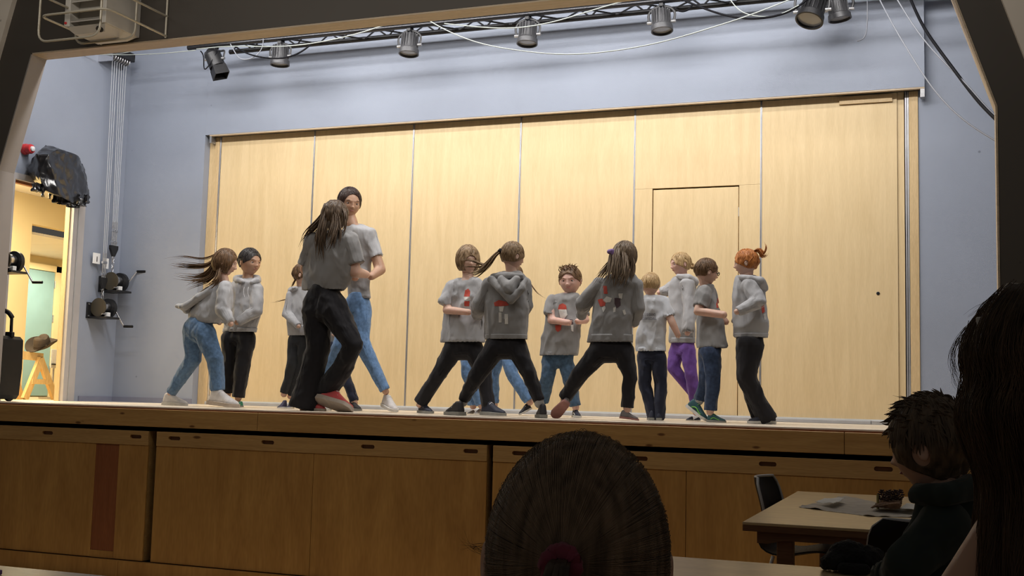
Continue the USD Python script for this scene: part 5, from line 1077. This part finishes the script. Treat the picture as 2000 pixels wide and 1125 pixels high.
# 11: small boy facing us
F = Fig('small brown-haired boy facing us in red-printed T-shirt and blue jeans', K4, 8.90, 'skin_rosy', at=(170, 1075))
F.torso([(188, 258, 338), (130, 275, 352), (98, 285, 380), (86, 288, 430), (74, 286, 520), (56, 280, 620), (42, 270, 712)], .62, .009, 11, mt='mid_grey_jersey', name='t_shirt')
F.head((224, 268), 178, -14, 6, -2, neck=(222, 350))
F.arm((118, 385, -.03, 36), (112, 502, -.08, 23), (215, 518, -.17, 18), (262, 495, -.18), short=(102, 470, -.06, 38), curl=.9, nrm=(.2, .5, .6))
F.arm((272, 392, .0, 36), (312, 500, -.03, 25), (268, 510, -.14, 18), (232, 488, -.19), short=(305, 478, -.02, 38), curl=.9)
F.legs([(105, 720, 0, 42.2), (205, 720, 0, 42.2), (155, 690, 0, 45.8)], [((100, 745, 0, 46), (92, 835, -.03, 42), (62, 965, .03, 38)), ((198, 745, 0, 46), (220, 850, -.02, 40), (250, 990, .0, 34))], 'mid_denim', 'jeans', seed=14)
F.finish()
_r = np.random.default_rng(5)
F.hair(cat(hair_cap(F.T, 'short', 20, .8, nlocks=150), *[tube(spline([F.L(x, y-.02, .47-.9*(x*x+y*y)), F.L(x*1.1+.02, y+.02, .54-.9*(x*x+y*y)), F.L(x*1.2+.05*_r.normal(), y+.06, .575-.85*(x*x+y*y)+.03*_r.normal())], 5), np.r_[.004, .004, .003, .002, .0006], 5) for x, y in zip(_r.uniform(-.27, .27, 46), _r.uniform(-.1, .33, 46))]), 'hair_brown').face('brow_light')
F.decal([(152, 438), (158, 412), (178, 404), (198, 414), (202, 438)], 'print_red').decal([(156, 440), (200, 440), (206, 470), (190, 492), (166, 488)], 'print_white').decal([(170, 492), (196, 494), (194, 506), (172, 504)], 'print_purple').decal([(136, 535), (170, 530), (168, 560), (150, 572), (138, 560)], 'print_red').decal([(228, 530), (242, 530), (242, 570), (232, 566)], 'print_white').decal([(222, 500), (238, 500), (240, 528), (226, 528)], 'print_dark')
a, b = flat(F, (245, 1055), (280, 1082), .05, -.09); shoe(F.t, a, b, 'shoe_navy', 'sole_white', stripe='sole_white')
a, b = flat(F, (70, 1050), (60, 1075), .06, -.08); shoe(F.t, a, b, 'shoe_navy', 'sole_white')

# 12: girl from behind with long loose hair
F = Fig('girl from behind with long loose hair, purple hair tie and black leggings', K4, 8.20, at=(450, 1090))
F.torso([(520, 602, 225), (440, 622, 248), (395, 632, 290), (378, 618, 340), (364, 600, 420), (345, 596, 520), (325, 594, 634)], .58, .008, 12, mt='mid_grey_jersey', name='hoodie')
F.head((547, 125), 180, 138, 2, 6, neck=(560, 240))
F.arm((405, 300, .0, 50), (302, 405, .04, 46), (290, 480, .18, 28), (262, 505, .30), curl=.7)
F.arm((608, 300, .0, 46), (626, 430, .0, 42), (600, 525, .10, 28), (575, 520, .20), curl=.6)
F.legs([(405, 640, 0, 58.1), (520, 640, 0, 58.1), (462, 600, 0, 58.1)], [((398, 690, 0, 68), (290, 815, -.02, 50), (205, 945, .06, 38)), ((538, 690, 0, 66), (580, 830, -.02, 42), (565, 995, .0, 36))], 'black_cloth', 'leggings', seed=15)
F.finish(hem_band=.6)
F.hair(cat(hair_cap(F.T, 'long', 21, 1.1), locks([F.L(0, -.40, .2), F.P(500, 140, -.12), F.P(490, 220, -.15), F.P(470, 300, -.14)], 52, .045, .007, 19, tip=1.3), locks([F.L(.2, -.3, .1), F.P(545, 170, -.12), F.P(540, 240, -.15), F.P(515, 310, -.14)], 40, .035, .007, 20, tip=1.2), locks([F.P(465, 105, -.10), F.P(455, 170, -.13), F.P(445, 240, -.15), F.P(425, 295, -.15)], 16, .014, .0055, 21), locks([F.L(-.05, -.4, 0), F.P(440, 190, -.06), F.P(400, 240, -.06), F.P(375, 280, -.05)], 26, .03, .006, 22), locks([F.L(.30, .0, .1), F.P(600, 170, -.04), F.P(590, 230, -.06), F.P(570, 285, -.09)], 18, .02, .006, 23)), 'hair_ash').face('brow_light')
obj('hair_tie', chainM([F.S((456, 96, -.10, 14)), F.S((472, 92, -.11, 14)), F.S((478, 108, -.11, 11))]), 'tie_purple', F.t, True, label='purple velvet hair tie')
F.decal([(388, 382), (412, 375), (432, 395), (430, 418), (402, 420)], 'print_red').decal([(418, 385), (440, 362), (470, 372), (462, 395), (430, 398)], 'print_white').decal([(412, 430), (428, 418), (434, 430), (420, 455)], 'print_white').decal([(488, 372), (520, 372), (522, 415), (500, 430), (488, 405)], 'print_dark').decal([(512, 345), (536, 345), (530, 375), (514, 372)], 'print_white').decal([(480, 430), (494, 425), (492, 452), (480, 455)], 'print_white').decal([(535, 445), (548, 440), (555, 465), (545, 472)], 'print_white').decal([(420, 300), (440, 300), (445, 345), (425, 345)], 'print_red')
a = F.P(205, 985, -.03); b = F.P(118, 1072, .06); a[2] = ZS+.12; b[2] = ZS+.004; shoe(F.t, a, b, 'shoe_grey', 'sole_pink', wid=1.2, up=(.2, .6, .8))
a, b = flat(F, (515, 1078), (632, 1090), -.02, .04, .015); shoe(F.t, a, b, 'shoe_grey', 'sole_pink', wid=1.1)

# 13: girl in purple trousers
F = Fig('girl with blond hair in a bun, grey hoodie and purple trousers, looking left', K5, 9.10, 'skin_rosy', at=(410, 1075))
F.torso([(325, 405, 188), (295, 430, 212), (282, 446, 260), (280, 448, 340), (280, 445, 440), (280, 442, 530), (283, 440, 610)], .66, .007, 13, name='hoodie')
F.head((352, 118), 152, -66, 2, -3, neck=(365, 205))
F.arm((392, 245, -.07, 46), (408, 430, -.10, 42), (395, 540, -.14, 28), (355, 575, -.12), curl=.4)
F.arm((312, 245, .06, 36), (262, 285, .06, 34), (225, 292, .04, 26), (200, 300, .03), curl=.6)
F.legs([(330, 620, 0, 40.5), (395, 620, 0, 40.5), (362, 590, 0, 45.8)], [((325, 660, .02, 46), (306, 765, .0, 40), (425, 920, .03, 28)), ((398, 660, -.02, 46), (415, 800, -.05, 38), (445, 1010, .0, 28))], 'purple_cloth', seed=16)
F.finish(hood=[[(338, 190, -.06, 16), (400, 200, -.08, 26), (440, 230, -.02, 28), (430, 215, .07, 26), (370, 195, .08, 20)]], hem_band=.6)
F.hair(cat(hair_cap(F.T, 'bun', 22), locks([F.L(.0, -.46, .02), F.L(.06, -.58, .02), F.L(.0, -.62, -.12), F.L(.0, -.50, -.14), F.L(0, -.5, 0)], 22, .014, .007, 24, tip=1.0)), 'hair_blond').face('brow_light')
obj('hair_tie', tube([F.L(0, -.43, .03), F.L(0, -.47, .02)], [.020, .020], 12), 'sole_beige', F.t, True)
a, b = flat(F, (430, 1062), (385, 1078), .03, -.03); shoe(F.t, a, b, 'shoe_navy', 'sole_grey')
a, b = flat(F, (475, 1065), (430, 1080), .06, .02); shoe(F.t, a, b, 'shoe_navy', 'sole_grey')

# 14: small blond boy from behind
F = Fig('small blond boy from behind, pale grey T-shirt with two lines of lettering, navy trousers', K5, 8.72, at=(200, 1085))
F.torso([(128, 200, 312), (108, 245, 325), (98, 268, 360), (94, 262, 420), (86, 255, 500), (72, 256, 580), (70, 262, 662)], .60, .010, 14, mt='light_grey_jersey', name='t_shirt')
F.head((162, 245), 150, 168, 4, 4, neck=(165, 322))
F.arm((243, 352, .0, 34), (298, 482, -.03, 24), (335, 560, -.03, 18), (355, 612, -.02), short=(278, 445, -.02, 37), curl=.25, nrm=(0, .3, -.6))
F.arm((118, 352, .02, 32), (88, 440, .10, 22), (110, 500, .20, 17), (140, 520, .26), short=(92, 430, .06, 34))
F.legs([(130, 668, 0, 44.0), (205, 668, 0, 44.0), (168, 640, 0, 47.5)], [((125, 700, 0, 50), (128, 870, .0, 38), (172, 1062, .0, 27)), ((210, 700, 0, 52), (228, 865, .0, 40), (218, 1065, .0, 31))], 'navy_cloth', seed=17)
F.finish()
F.hair(hair_cap(F.T, 'short', 23, 1.05, nlocks=170), 'hair_blond')
F.text('ALLEGRO', 96, 440, 16).text('ROMSDAL', 93, 464, 16)
a, b = flat(F, (170, 1092), (160, 1080), -.05, .12); shoe(F.t, a, b, 'shoe_navy', 'sole_grey')
a, b = flat(F, (215, 1092), (222, 1082), -.05, .12); shoe(F.t, a, b, 'shoe_navy', 'sole_grey')

# 15: boy with glasses
F = Fig('boy with glasses and short brown hair, grey T-shirt, dark jeans, green and blue sneakers', K6, 8.62, at=(140, 1080))
F.torso([(105, 185, 285), (92, 195, 302), (84, 206, 345), (88, 222, 410), (94, 240, 480), (92, 258, 560), (90, 268, 650)], .60, .009, 15, mt='mid_grey_jersey', name='t_shirt')
F.head((146, 212), 160, 112, 8, 0, neck=(140, 300))
F.arm((135, 328, -.06, 46), (98, 438, -.12, 25), (245, 458, -.16, 22), (292, 462, -.16), short=(112, 412, -.10, 46), curl=.6, nrm=(0, .5, -.5))
F.arm((160, 328, .08, 40), (190, 420, .12, 24), (260, 500, .06, 18), (290, 530, .02), short=(185, 400, .11, 40))
F.legs([(155, 660, 0, 51.0), (185, 660, 0, 51.0), (170, 620, 0, 51.0)], [((175, 690, -.02, 56), (188, 810, -.04, 45), (172, 985, -.02, 36)), ((160, 690, .03, 56), (150, 840, .0, 44), (112, 930, .05, 30))], 'dark_denim', 'jeans', seed=18, rise=.0)
F.finish()
F.hair(hair_cap(F.T, 'short', 24, .8, nlocks=150), 'hair_brown').face('brow_dark')
for s in (-1, 1): obj('spectacles', tube(np.array([F.L(s*.15+.085*math.cos(t), .44, -.005+.065*math.sin(t)) for t in np.linspace(0, 6.283, 19)]), .0028, 6), 'glass_frame', F.t, True)
for s in (-1, 1): obj('spectacle_arm', tube([F.L(s*.235, .43, .0), F.L(s*.36, .0, .0)], .0025, 6), 'glass_frame', F.t, True)
F.decal([(205, 395), (214, 360), (222, 380), (226, 415), (208, 418)], 'print_red')
obj('sock', chainM([F.S((118, 915, .05, 27)), F.S((105, 955, .05, 26))]), 'sock_grey', F.t, True)
a = F.P(30, 975, .06); b = F.P(150, 1080, .02); a[2] = ZS+.115; b[2] = ZS+.004; shoe(F.t, a, b, 'shoe_teal', 'sole_white', wid=1.1, lace='lime', stripe='lime')
a, b = flat(F, (150, 1078), (262, 1088), .0, -.04); shoe(F.t, a, b, 'shoe_teal', 'sole_grey', lace='lime', stripe='lime')

# 16: red-haired girl
F = Fig('red-haired girl with a tousled bun, at the right end of the dancers', K6, 8.60, at=(440, 1090))
F.torso([(325, 430, 236), (310, 470, 258), (300, 487, 310), (297, 490, 390), (298, 496, 470), (302, 508, 530), (312, 500, 590)], .62, .008, 16, name='hoodie')
F.head((378, 160), 160, -96, 4, 0, neck=(385, 250))
F.arm((395, 290, -.08, 46), (448, 385, -.13, 40), (330, 438, -.20, 28), (285, 452, -.18), curl=.6, nrm=(0, .5, -.6))
F.arm((365, 290, .08, 40), (370, 420, .12, 36), (320, 510, .08, 26), (278, 528, .05), curl=.6)
F.legs([(380, 610, 0, 63.4), (410, 610, 0, 65.1), (395, 575, 0, 61.6)], [((398, 640, -.02, 80), (378, 820, -.05, 54), (440, 950, .0, 50), (490, 1050, .03, 60)), ((395, 640, .03, 74), (385, 830, .03, 48), (425, 990, .08, 40), (440, 1020, .09, 42))], 'black_cloth', seed=19, rise=.0)
F.finish(hood=[[(345, 240, -.06, 16), (400, 250, -.10, 24), (460, 265, -.07, 28), (475, 300, .0, 30), (450, 262, .07, 26), (370, 245, .07, 18)]], hem_band=.6)
F.hair(cat(hair_cap(F.T, 'bun', 25, 1.1), locks([F.L(0, -.30, .36), F.L(0, -.48, .46), F.P(470, 110), F.P(455, 85), F.P(425, 100), F.P(445, 120)], 30, .022, .006, 25, tip=1.2), locks([F.P(455, 115), F.P(480, 100), F.P(492, 75), F.P(485, 40)], 12, .010, .005, 26), locks([F.P(455, 115), F.P(480, 120), F.P(500, 105)], 12, .016, .004, 27)), 'hair_red').face('brow_light')
F.decal([(465, 415), (480, 405), (484, 440), (472, 450)], 'print_red').decal([(478, 455), (490, 450), (492, 485), (482, 488)], 'print_white')
a, b = flat(F, (552, 1092), (382, 1092), .04, -.03); shoe(F.t, a, b, 'shoe_navy', 'sole_white', wid=.9)
a, b = flat(F, (440, 1062), (385, 1058), .16, .10); shoe(F.t, a, b, 'shoe_navy', 'sole_grey')
# ------------------------------------------------------------------ the audience in the dark foreground
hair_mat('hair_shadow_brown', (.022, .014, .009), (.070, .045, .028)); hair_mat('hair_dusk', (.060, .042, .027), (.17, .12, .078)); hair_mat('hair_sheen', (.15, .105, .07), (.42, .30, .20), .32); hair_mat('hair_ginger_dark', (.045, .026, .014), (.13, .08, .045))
def strands(name, curves, width, mt, par):
    """fine hairs as curves, stored relative to their thing"""
    o = ORIGIN['/'.join(str(par.GetPath()).split('/')[:3])]; p = fresh(str(par.GetPath()), name); c = UsdGeom.BasisCurves.Define(stage, p)
    P = np.vstack(curves)-o
    c.CreateTypeAttr('linear'); c.CreateCurveVertexCountsAttr([len(q) for q in curves]); c.CreatePointsAttr([Gf.Vec3f(*map(float, q)) for q in P])
    W = np.concatenate([width*np.interp(np.linspace(0, 1, len(q)), [0, .3, 1], [1, 1, .3]) for q in curves]); c.CreateWidthsAttr([float(w) for w in W]); c.SetWidthsInterpolation('vertex')
    UsdShade.MaterialBindingAPI.Apply(c.GetPrim()).Bind(LOOK[mt]); return tag(c.GetPrim(), kind='stuff')
SK = (.415, .480, .535)
def on_skull(T, d, rad=None, k=1.0):
    rad = rad or SK
    q = d*np.array(rad)*k+[0, -.02, .02]; return (T[:3, :3]@q.T).T+T[:3, 3]
def slerp(a, b, t):
    a, b = a/np.linalg.norm(a), b/np.linalg.norm(b); w = math.acos(np.clip(a@b, -1, 1)); return (np.sin((1-t)*w)[:, None]*a+np.sin(t*w)[:, None]*b)/math.sin(w)

# girl with the scrunchie, seen from behind, close to the camera
F = Fig('girl in the foreground from behind, hair pulled back in a dusky pink scrunchie', (0, 0, 1), 1.05, at=(1125, 1200), base=ZR)
F.head((1127, 1090), 478, 181, -4, 2, neck=(1135, 1390), nr=.22)
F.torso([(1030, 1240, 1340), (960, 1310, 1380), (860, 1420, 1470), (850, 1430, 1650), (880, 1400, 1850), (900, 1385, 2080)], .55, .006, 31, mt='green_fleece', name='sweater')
F.arm((900, 1500, 0, 75), (860, 1780, .0, 62), (930, 1980, -.0, 42), (960, 2080, .0)); F.arm((1380, 1500, 0, 75), (1420, 1780, .0, 62), (1350, 1980, .0, 42), (1320, 2080, .0))
F.legs([(1020, 2080, 0, 95), (1250, 2080, 0, 95), (1135, 2030, 0, 95)], [((1040, 2150, 0, 95), (1050, 2560, 0, 75), (1050, 3000, 0, 60)), ((1240, 2150, 0, 95), (1240, 2560, 0, 75), (1240, 3000, 0, 60))], 'navy_cloth', seed=33)
F.finish(smooth=.03)
for x in (1050, 1240):
    a = F.P(x, 3000, -.04); b = F.P(x, 3000, .17); a[2] = b[2] = ZR+.002; shoe(F.t, a, b, 'shoe_navy', 'sole_white')
SK = (.392, .462, .518)
tie_dir = np.array((-0.170, -1.0, 0.100)); tie_dir /= np.linalg.norm(tie_dir)
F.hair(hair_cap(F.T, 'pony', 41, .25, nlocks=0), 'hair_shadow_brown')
rng = np.random.default_rng(77); cs = []
for i in range(4200):
    az, el = rng.uniform(-math.pi, math.pi), math.asin(rng.uniform(-.55, 1.0)); d = np.array([math.sin(az)*math.cos(el), math.cos(az)*math.cos(el), math.sin(el)])
    if d[1] > .62 and d[2] < .55: continue
    if (d@tie_dir) > .93: continue
    t = np.linspace(0, 1, 15); q = slerp(d, tie_dir, t)+np.sin(t*math.pi)[:, None]*rng.normal(size=3)*.008
    k = 1.0+.007*rng.random()+.015*np.sin(t*math.pi)*(rng.random() < .05)*rng.random(); cs.append(on_skull(F.T, q, k=1.0)+(on_skull(F.T, q)-F.T[:3, 3])*(np.broadcast_to(k, (15,))[:, None]-1))
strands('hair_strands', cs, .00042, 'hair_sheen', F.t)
fly = []
for i in range(110):
    az = rng.uniform(-math.pi, math.pi); el = rng.uniform(-.35, 1.3); d = np.array([math.sin(az)*math.cos(el), math.cos(az)*math.cos(el), math.sin(el)]); e = d+rng.normal(size=3)*.22; t = np.linspace(0, 1, 7)
    q = slerp(d, e, t); fly.append(on_skull(F.T, q)+(on_skull(F.T, q)-F.T[:3, 3])*(.03*rng.random()*t[:, None]))
for i in range(16):
    a = F.P(948, 1075+rng.normal()*10, .02); b = F.P(930+rng.normal()*3, 1070+rng.normal()*5, .02); c = F.P(908+rng.normal()*8, 1062+rng.normal()*10, .01); fly.append(spline([a, b, c], 8))
strands('loose_hairs', fly, .00030, 'hair_ginger_dark', F.t)
c0 = on_skull(F.T, tie_dir[None]*1.0)[0]; ax = (F.T[:3, :3]@tie_dir); ax /= np.linalg.norm(ax); e1 = np.cross(ax, [0, 0, 1.0]); e1 /= np.linalg.norm(e1); e2 = np.cross(ax, e1)
sc_ = []
for k in range(121):
    a = k/120*2*math.pi; sc_.append(c0+ax*(.008+.004*math.sin(a*13))+(e1*math.cos(a)+e2*math.sin(a))*(.0105+.0015*math.sin(a*11+1)))
F.hair(cat(tube(np.array(sc_), .0072+.0011*np.sin(np.arange(121)*1.7), 8)), 'pink_cloth', 'scrunchie', 'dusky pink scrunchie')
F.hair(locks([c0, c0+ax*.035-np.array([0, 0, .004]), c0+ax*.05-np.array([0, 0, .05]), c0+ax*.05-np.array([0, 0, .13])], 60, .010, .0035, 44, tip=1.5), 'hair_shadow_brown', 'ponytail')

SK = (.415, .480, .535)
# boy in the green fleece
F = Fig('boy with tousled hair and dark green fleece, in profile at the table on the right', (0, 0, 1), 2.45, 'skin_fair', at=(1850, 1100), base=ZR)
F.head((1822, 872), 190, -111, 6, -4, neck=(1850, 985), nr=.22)
F.torso([(1802, 1892, 938), (1788, 1912, 972), (1778, 1950, 1015), (1765, 1985, 1060), (1765, 2005, 1130), (1775, 2000, 1250), (1780, 1990, 1400)], .60, .010, 35, mt='green_fleece', name='fleece')
F.arm((1850, 1030, -.06, 50), (1775, 1098, -.10, 42), (1730, 1125, .06, 26), (1700, 1128, .12), curl=.7); F.arm((1920, 1030, .08, 50), (1960, 1150, .10, 42), (1900, 1190, .25, 28), (1870, 1190, .32))
F.legs([(1840, 1390, 0, 70), (1930, 1390, 0, 70), (1885, 1360, 0, 74)], [((1840, 1430, 0, 72), (1840, 1650, 0, 54), (1845, 1870, 0, 40)), ((1930, 1430, 0, 72), (1930, 1650, 0, 54), (1930, 1870, 0, 40))], 'navy_cloth', seed=36)
F.finish(hood=[[(1800, 955, .03, 13), (1798, 968, -.06, 19), (1845, 965, -.10, 24), (1892, 955, -.05, 24), (1890, 950, .05, 20)]])
for x in (1845, 1930):
    a = F.P(x+25, 1900, 0); b = F.P(x-120, 1900, .10); a[2] = b[2] = ZR+.002; shoe(F.t, a, b, 'shoe_black', 'sole_grey')
F.face()
rng = np.random.default_rng(91); tf = []
for i in range(230):
    az, el = rng.uniform(-math.pi, math.pi), rng.uniform(.35, 1.5); d = np.array([math.sin(az)*math.cos(el), math.cos(az)*math.cos(el), math.sin(el)]); p0 = on_skull(F.T, d[None])[0]; u = F.T[:3, :3]@d/F.H; fw = F.T[:3, 1]/F.H
    l = rng.uniform(.010, .022)*(1+.9*max(0, d[1])*(el < 1.3)); tg = fw-u*(fw@u); p1 = p0+u*l*.22+tg*l*.5; p2 = p0+u*l*(.30+.35*rng.random()*max(0, d[1]))+tg*l*1.1+rng.normal(size=3)*.004; tf.append(tube(spline([p0-u*.004, p1, p2], 6), np.r_[.0028, .003, .0026, .002, .0012, .0004], 4))
F.hair(cat(hair_cap(F.T, 'short', 42, 1.0, nlocks=200, full=True), *tf, locks([F.P(1812, 792), F.P(1780, 782), F.P(1744, 772)], 5, .0012, .0018, 45), locks([F.P(1800, 800), F.P(1768, 795), F.P(1738, 800)], 26, .012, .0024, 46, tip=1.4), locks([F.P(1785, 810), F.P(1758, 812), F.P(1738, 825)], 18, .010, .0022, 47, tip=1.4)), 'hair_dusk')

# person with long dark hair at the right edge
F = Fig('person with long dark hair and a bare arm at the right edge of the photo', (0, 0, 1), .95, 'skin_tan', at=(2080, 1200), base=ZR)
F.head((2105, 830), 520, -140, 2, 0, neck=(2130, 1180), nr=.20, ears=False, dy=.05)
F.torso([(2040, 2230, 1130), (1960, 2330, 1180), (1900, 2420, 1270), (1900, 2440, 1450), (1930, 2420, 1750), (1930, 2420, 2100)], .55, .006, 37, mt='black_cloth', name='top')
F.arm((1985, 1180, -.02, 78), (1840, 1420, -.03, 55), (1800, 1600, .12, 42), (1790, 1700, .2), short=(1935, 1300, -.02, 84)); F.arm((2360, 1300, 0, 85), (2450, 1600, .0, 60), (2350, 1800, .12, 42), (2300, 1880, .2), short=(2400, 1430, 0, 82))
F.body.append(chainM([F.S((1985, 1020, .0, 62)), F.S((1880, 1180, -.02, 58)), F.S((1845, 1400, -.03, 52))]))
F.legs([(2080, 2100, 0, 110), (2290, 2100, 0, 110), (2180, 2040, 0, 110)], [((2090, 2200, 0, 110), (2090, 2700, 0, 85), (2090, 3280, 0, 62)), ((2290, 2200, 0, 110), (2290, 2700, 0, 85), (2290, 3280, 0, 62))], 'navy_cloth', seed=38)
F.finish(smooth=.03)
for x in (2090, 2290):
    a = F.P(x, 3280, -.04); b = F.P(x-60, 3280, .18); a[2] = b[2] = ZR+.002; shoe(F.t, a, b, 'shoe_black', 'sole_grey')
rows = [(1960, 2240, 560), (1898, 2290, 640), (1882, 2320, 700), (1893, 2330, 745), (1876, 2335, 800), (1893, 2335, 870), (1915, 2330, 960), (1908, 2330, 1040), (1902, 2330, 1130), (1905, 2330, 1260), (1935, 2310, 1420)]
R = []
for a, b, y in rows: p, q = F.P(a, y), F.P(b, y); R.append((p, q, np.linalg.norm(q-p)/2*1.0))
hm = loft(R, 64, 60, .95, False); v = hm.vertices; ph = np.arctan2(v[:, 1]-F.hp[1], v[:, 0]-F.hp[0]); hm.vertices = v+hm.vertex_normals*((meshkit.fbm(np.c_[ph*9, v[:, 2]*5, v[:, 2]*0], 3, 4)-.5)*.014)[:, None]
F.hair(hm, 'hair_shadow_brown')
n_ = hm.vertex_normals; cs = []; rng = np.random.default_rng(5); N_, K_ = 64, 60
G = hm.vertices[:N_*K_].reshape(K_, N_, 3); GN = n_[:N_*K_].reshape(K_, N_, 3)
for i in range(2600):
    j = rng.uniform(0, N_); s0 = rng.uniform(0, 25); s1 = rng.uniform(38, K_-1); k = np.linspace(s0, s1, 14); jj = (j+2.2*np.sin(k*.09+rng.uniform(0, 6))*rng.random()) % N_
    a = G[k.astype(int), jj.astype(int) % N_]*(1-(jj % 1))[:, None]+G[k.astype(int), (jj.astype(int)+1) % N_]*(jj % 1)[:, None]; cs.append(spline(a+GN[k.astype(int), jj.astype(int) % N_]*rng.uniform(.0, .004), 14))
strands('hair_strands', cs, .00045, 'hair_ginger_dark', F.t)
fl = [spline([F.P(1925+rng.normal()*6, 612+rng.normal()*8, -.02), F.P(1878+rng.normal()*4, 655+rng.normal()*5, -.02), F.P(1861+rng.normal()*4, 700+rng.normal()*6, -.02), F.P(1872+rng.normal()*5, 745+rng.normal()*8, -.02), F.P(1886, 775, -.01)], 12) for _ in range(22)]
fl += [spline([F.P(1945+rng.normal()*4, 598+rng.normal()*6, -.02), F.P(1925+rng.normal()*6, 602+rng.normal()*5, -.02), F.P(1900+rng.normal()*8, 612+rng.normal()*8, -.02)], 8) for _ in range(10)]
fl += [spline([F.P(1915+rng.normal()*5, 890, -.03), F.P(1880+rng.normal()*6, 930+rng.normal()*8, -.03), F.P(1850+rng.normal()*12, 932+rng.normal()*8, -.03)], 8) for _ in range(8)]
strands('loose_hairs', fl, .00026, 'hair_ginger_dark', F.t)
q = F.P(1916, 630, -.03); cl = trimesh.convex.convex_hull(np.vstack([trimesh.creation.icosphere(2, .0014).vertices+q+np.array([dx, 0, dz]) for dx, dz in ((-.0022, .0028), (.003, .003), (-.0012, -.003), (.002, -.003))]))
F.hair(cl, 'white_plastic', 'hair_clip', 'small cream hair clip')
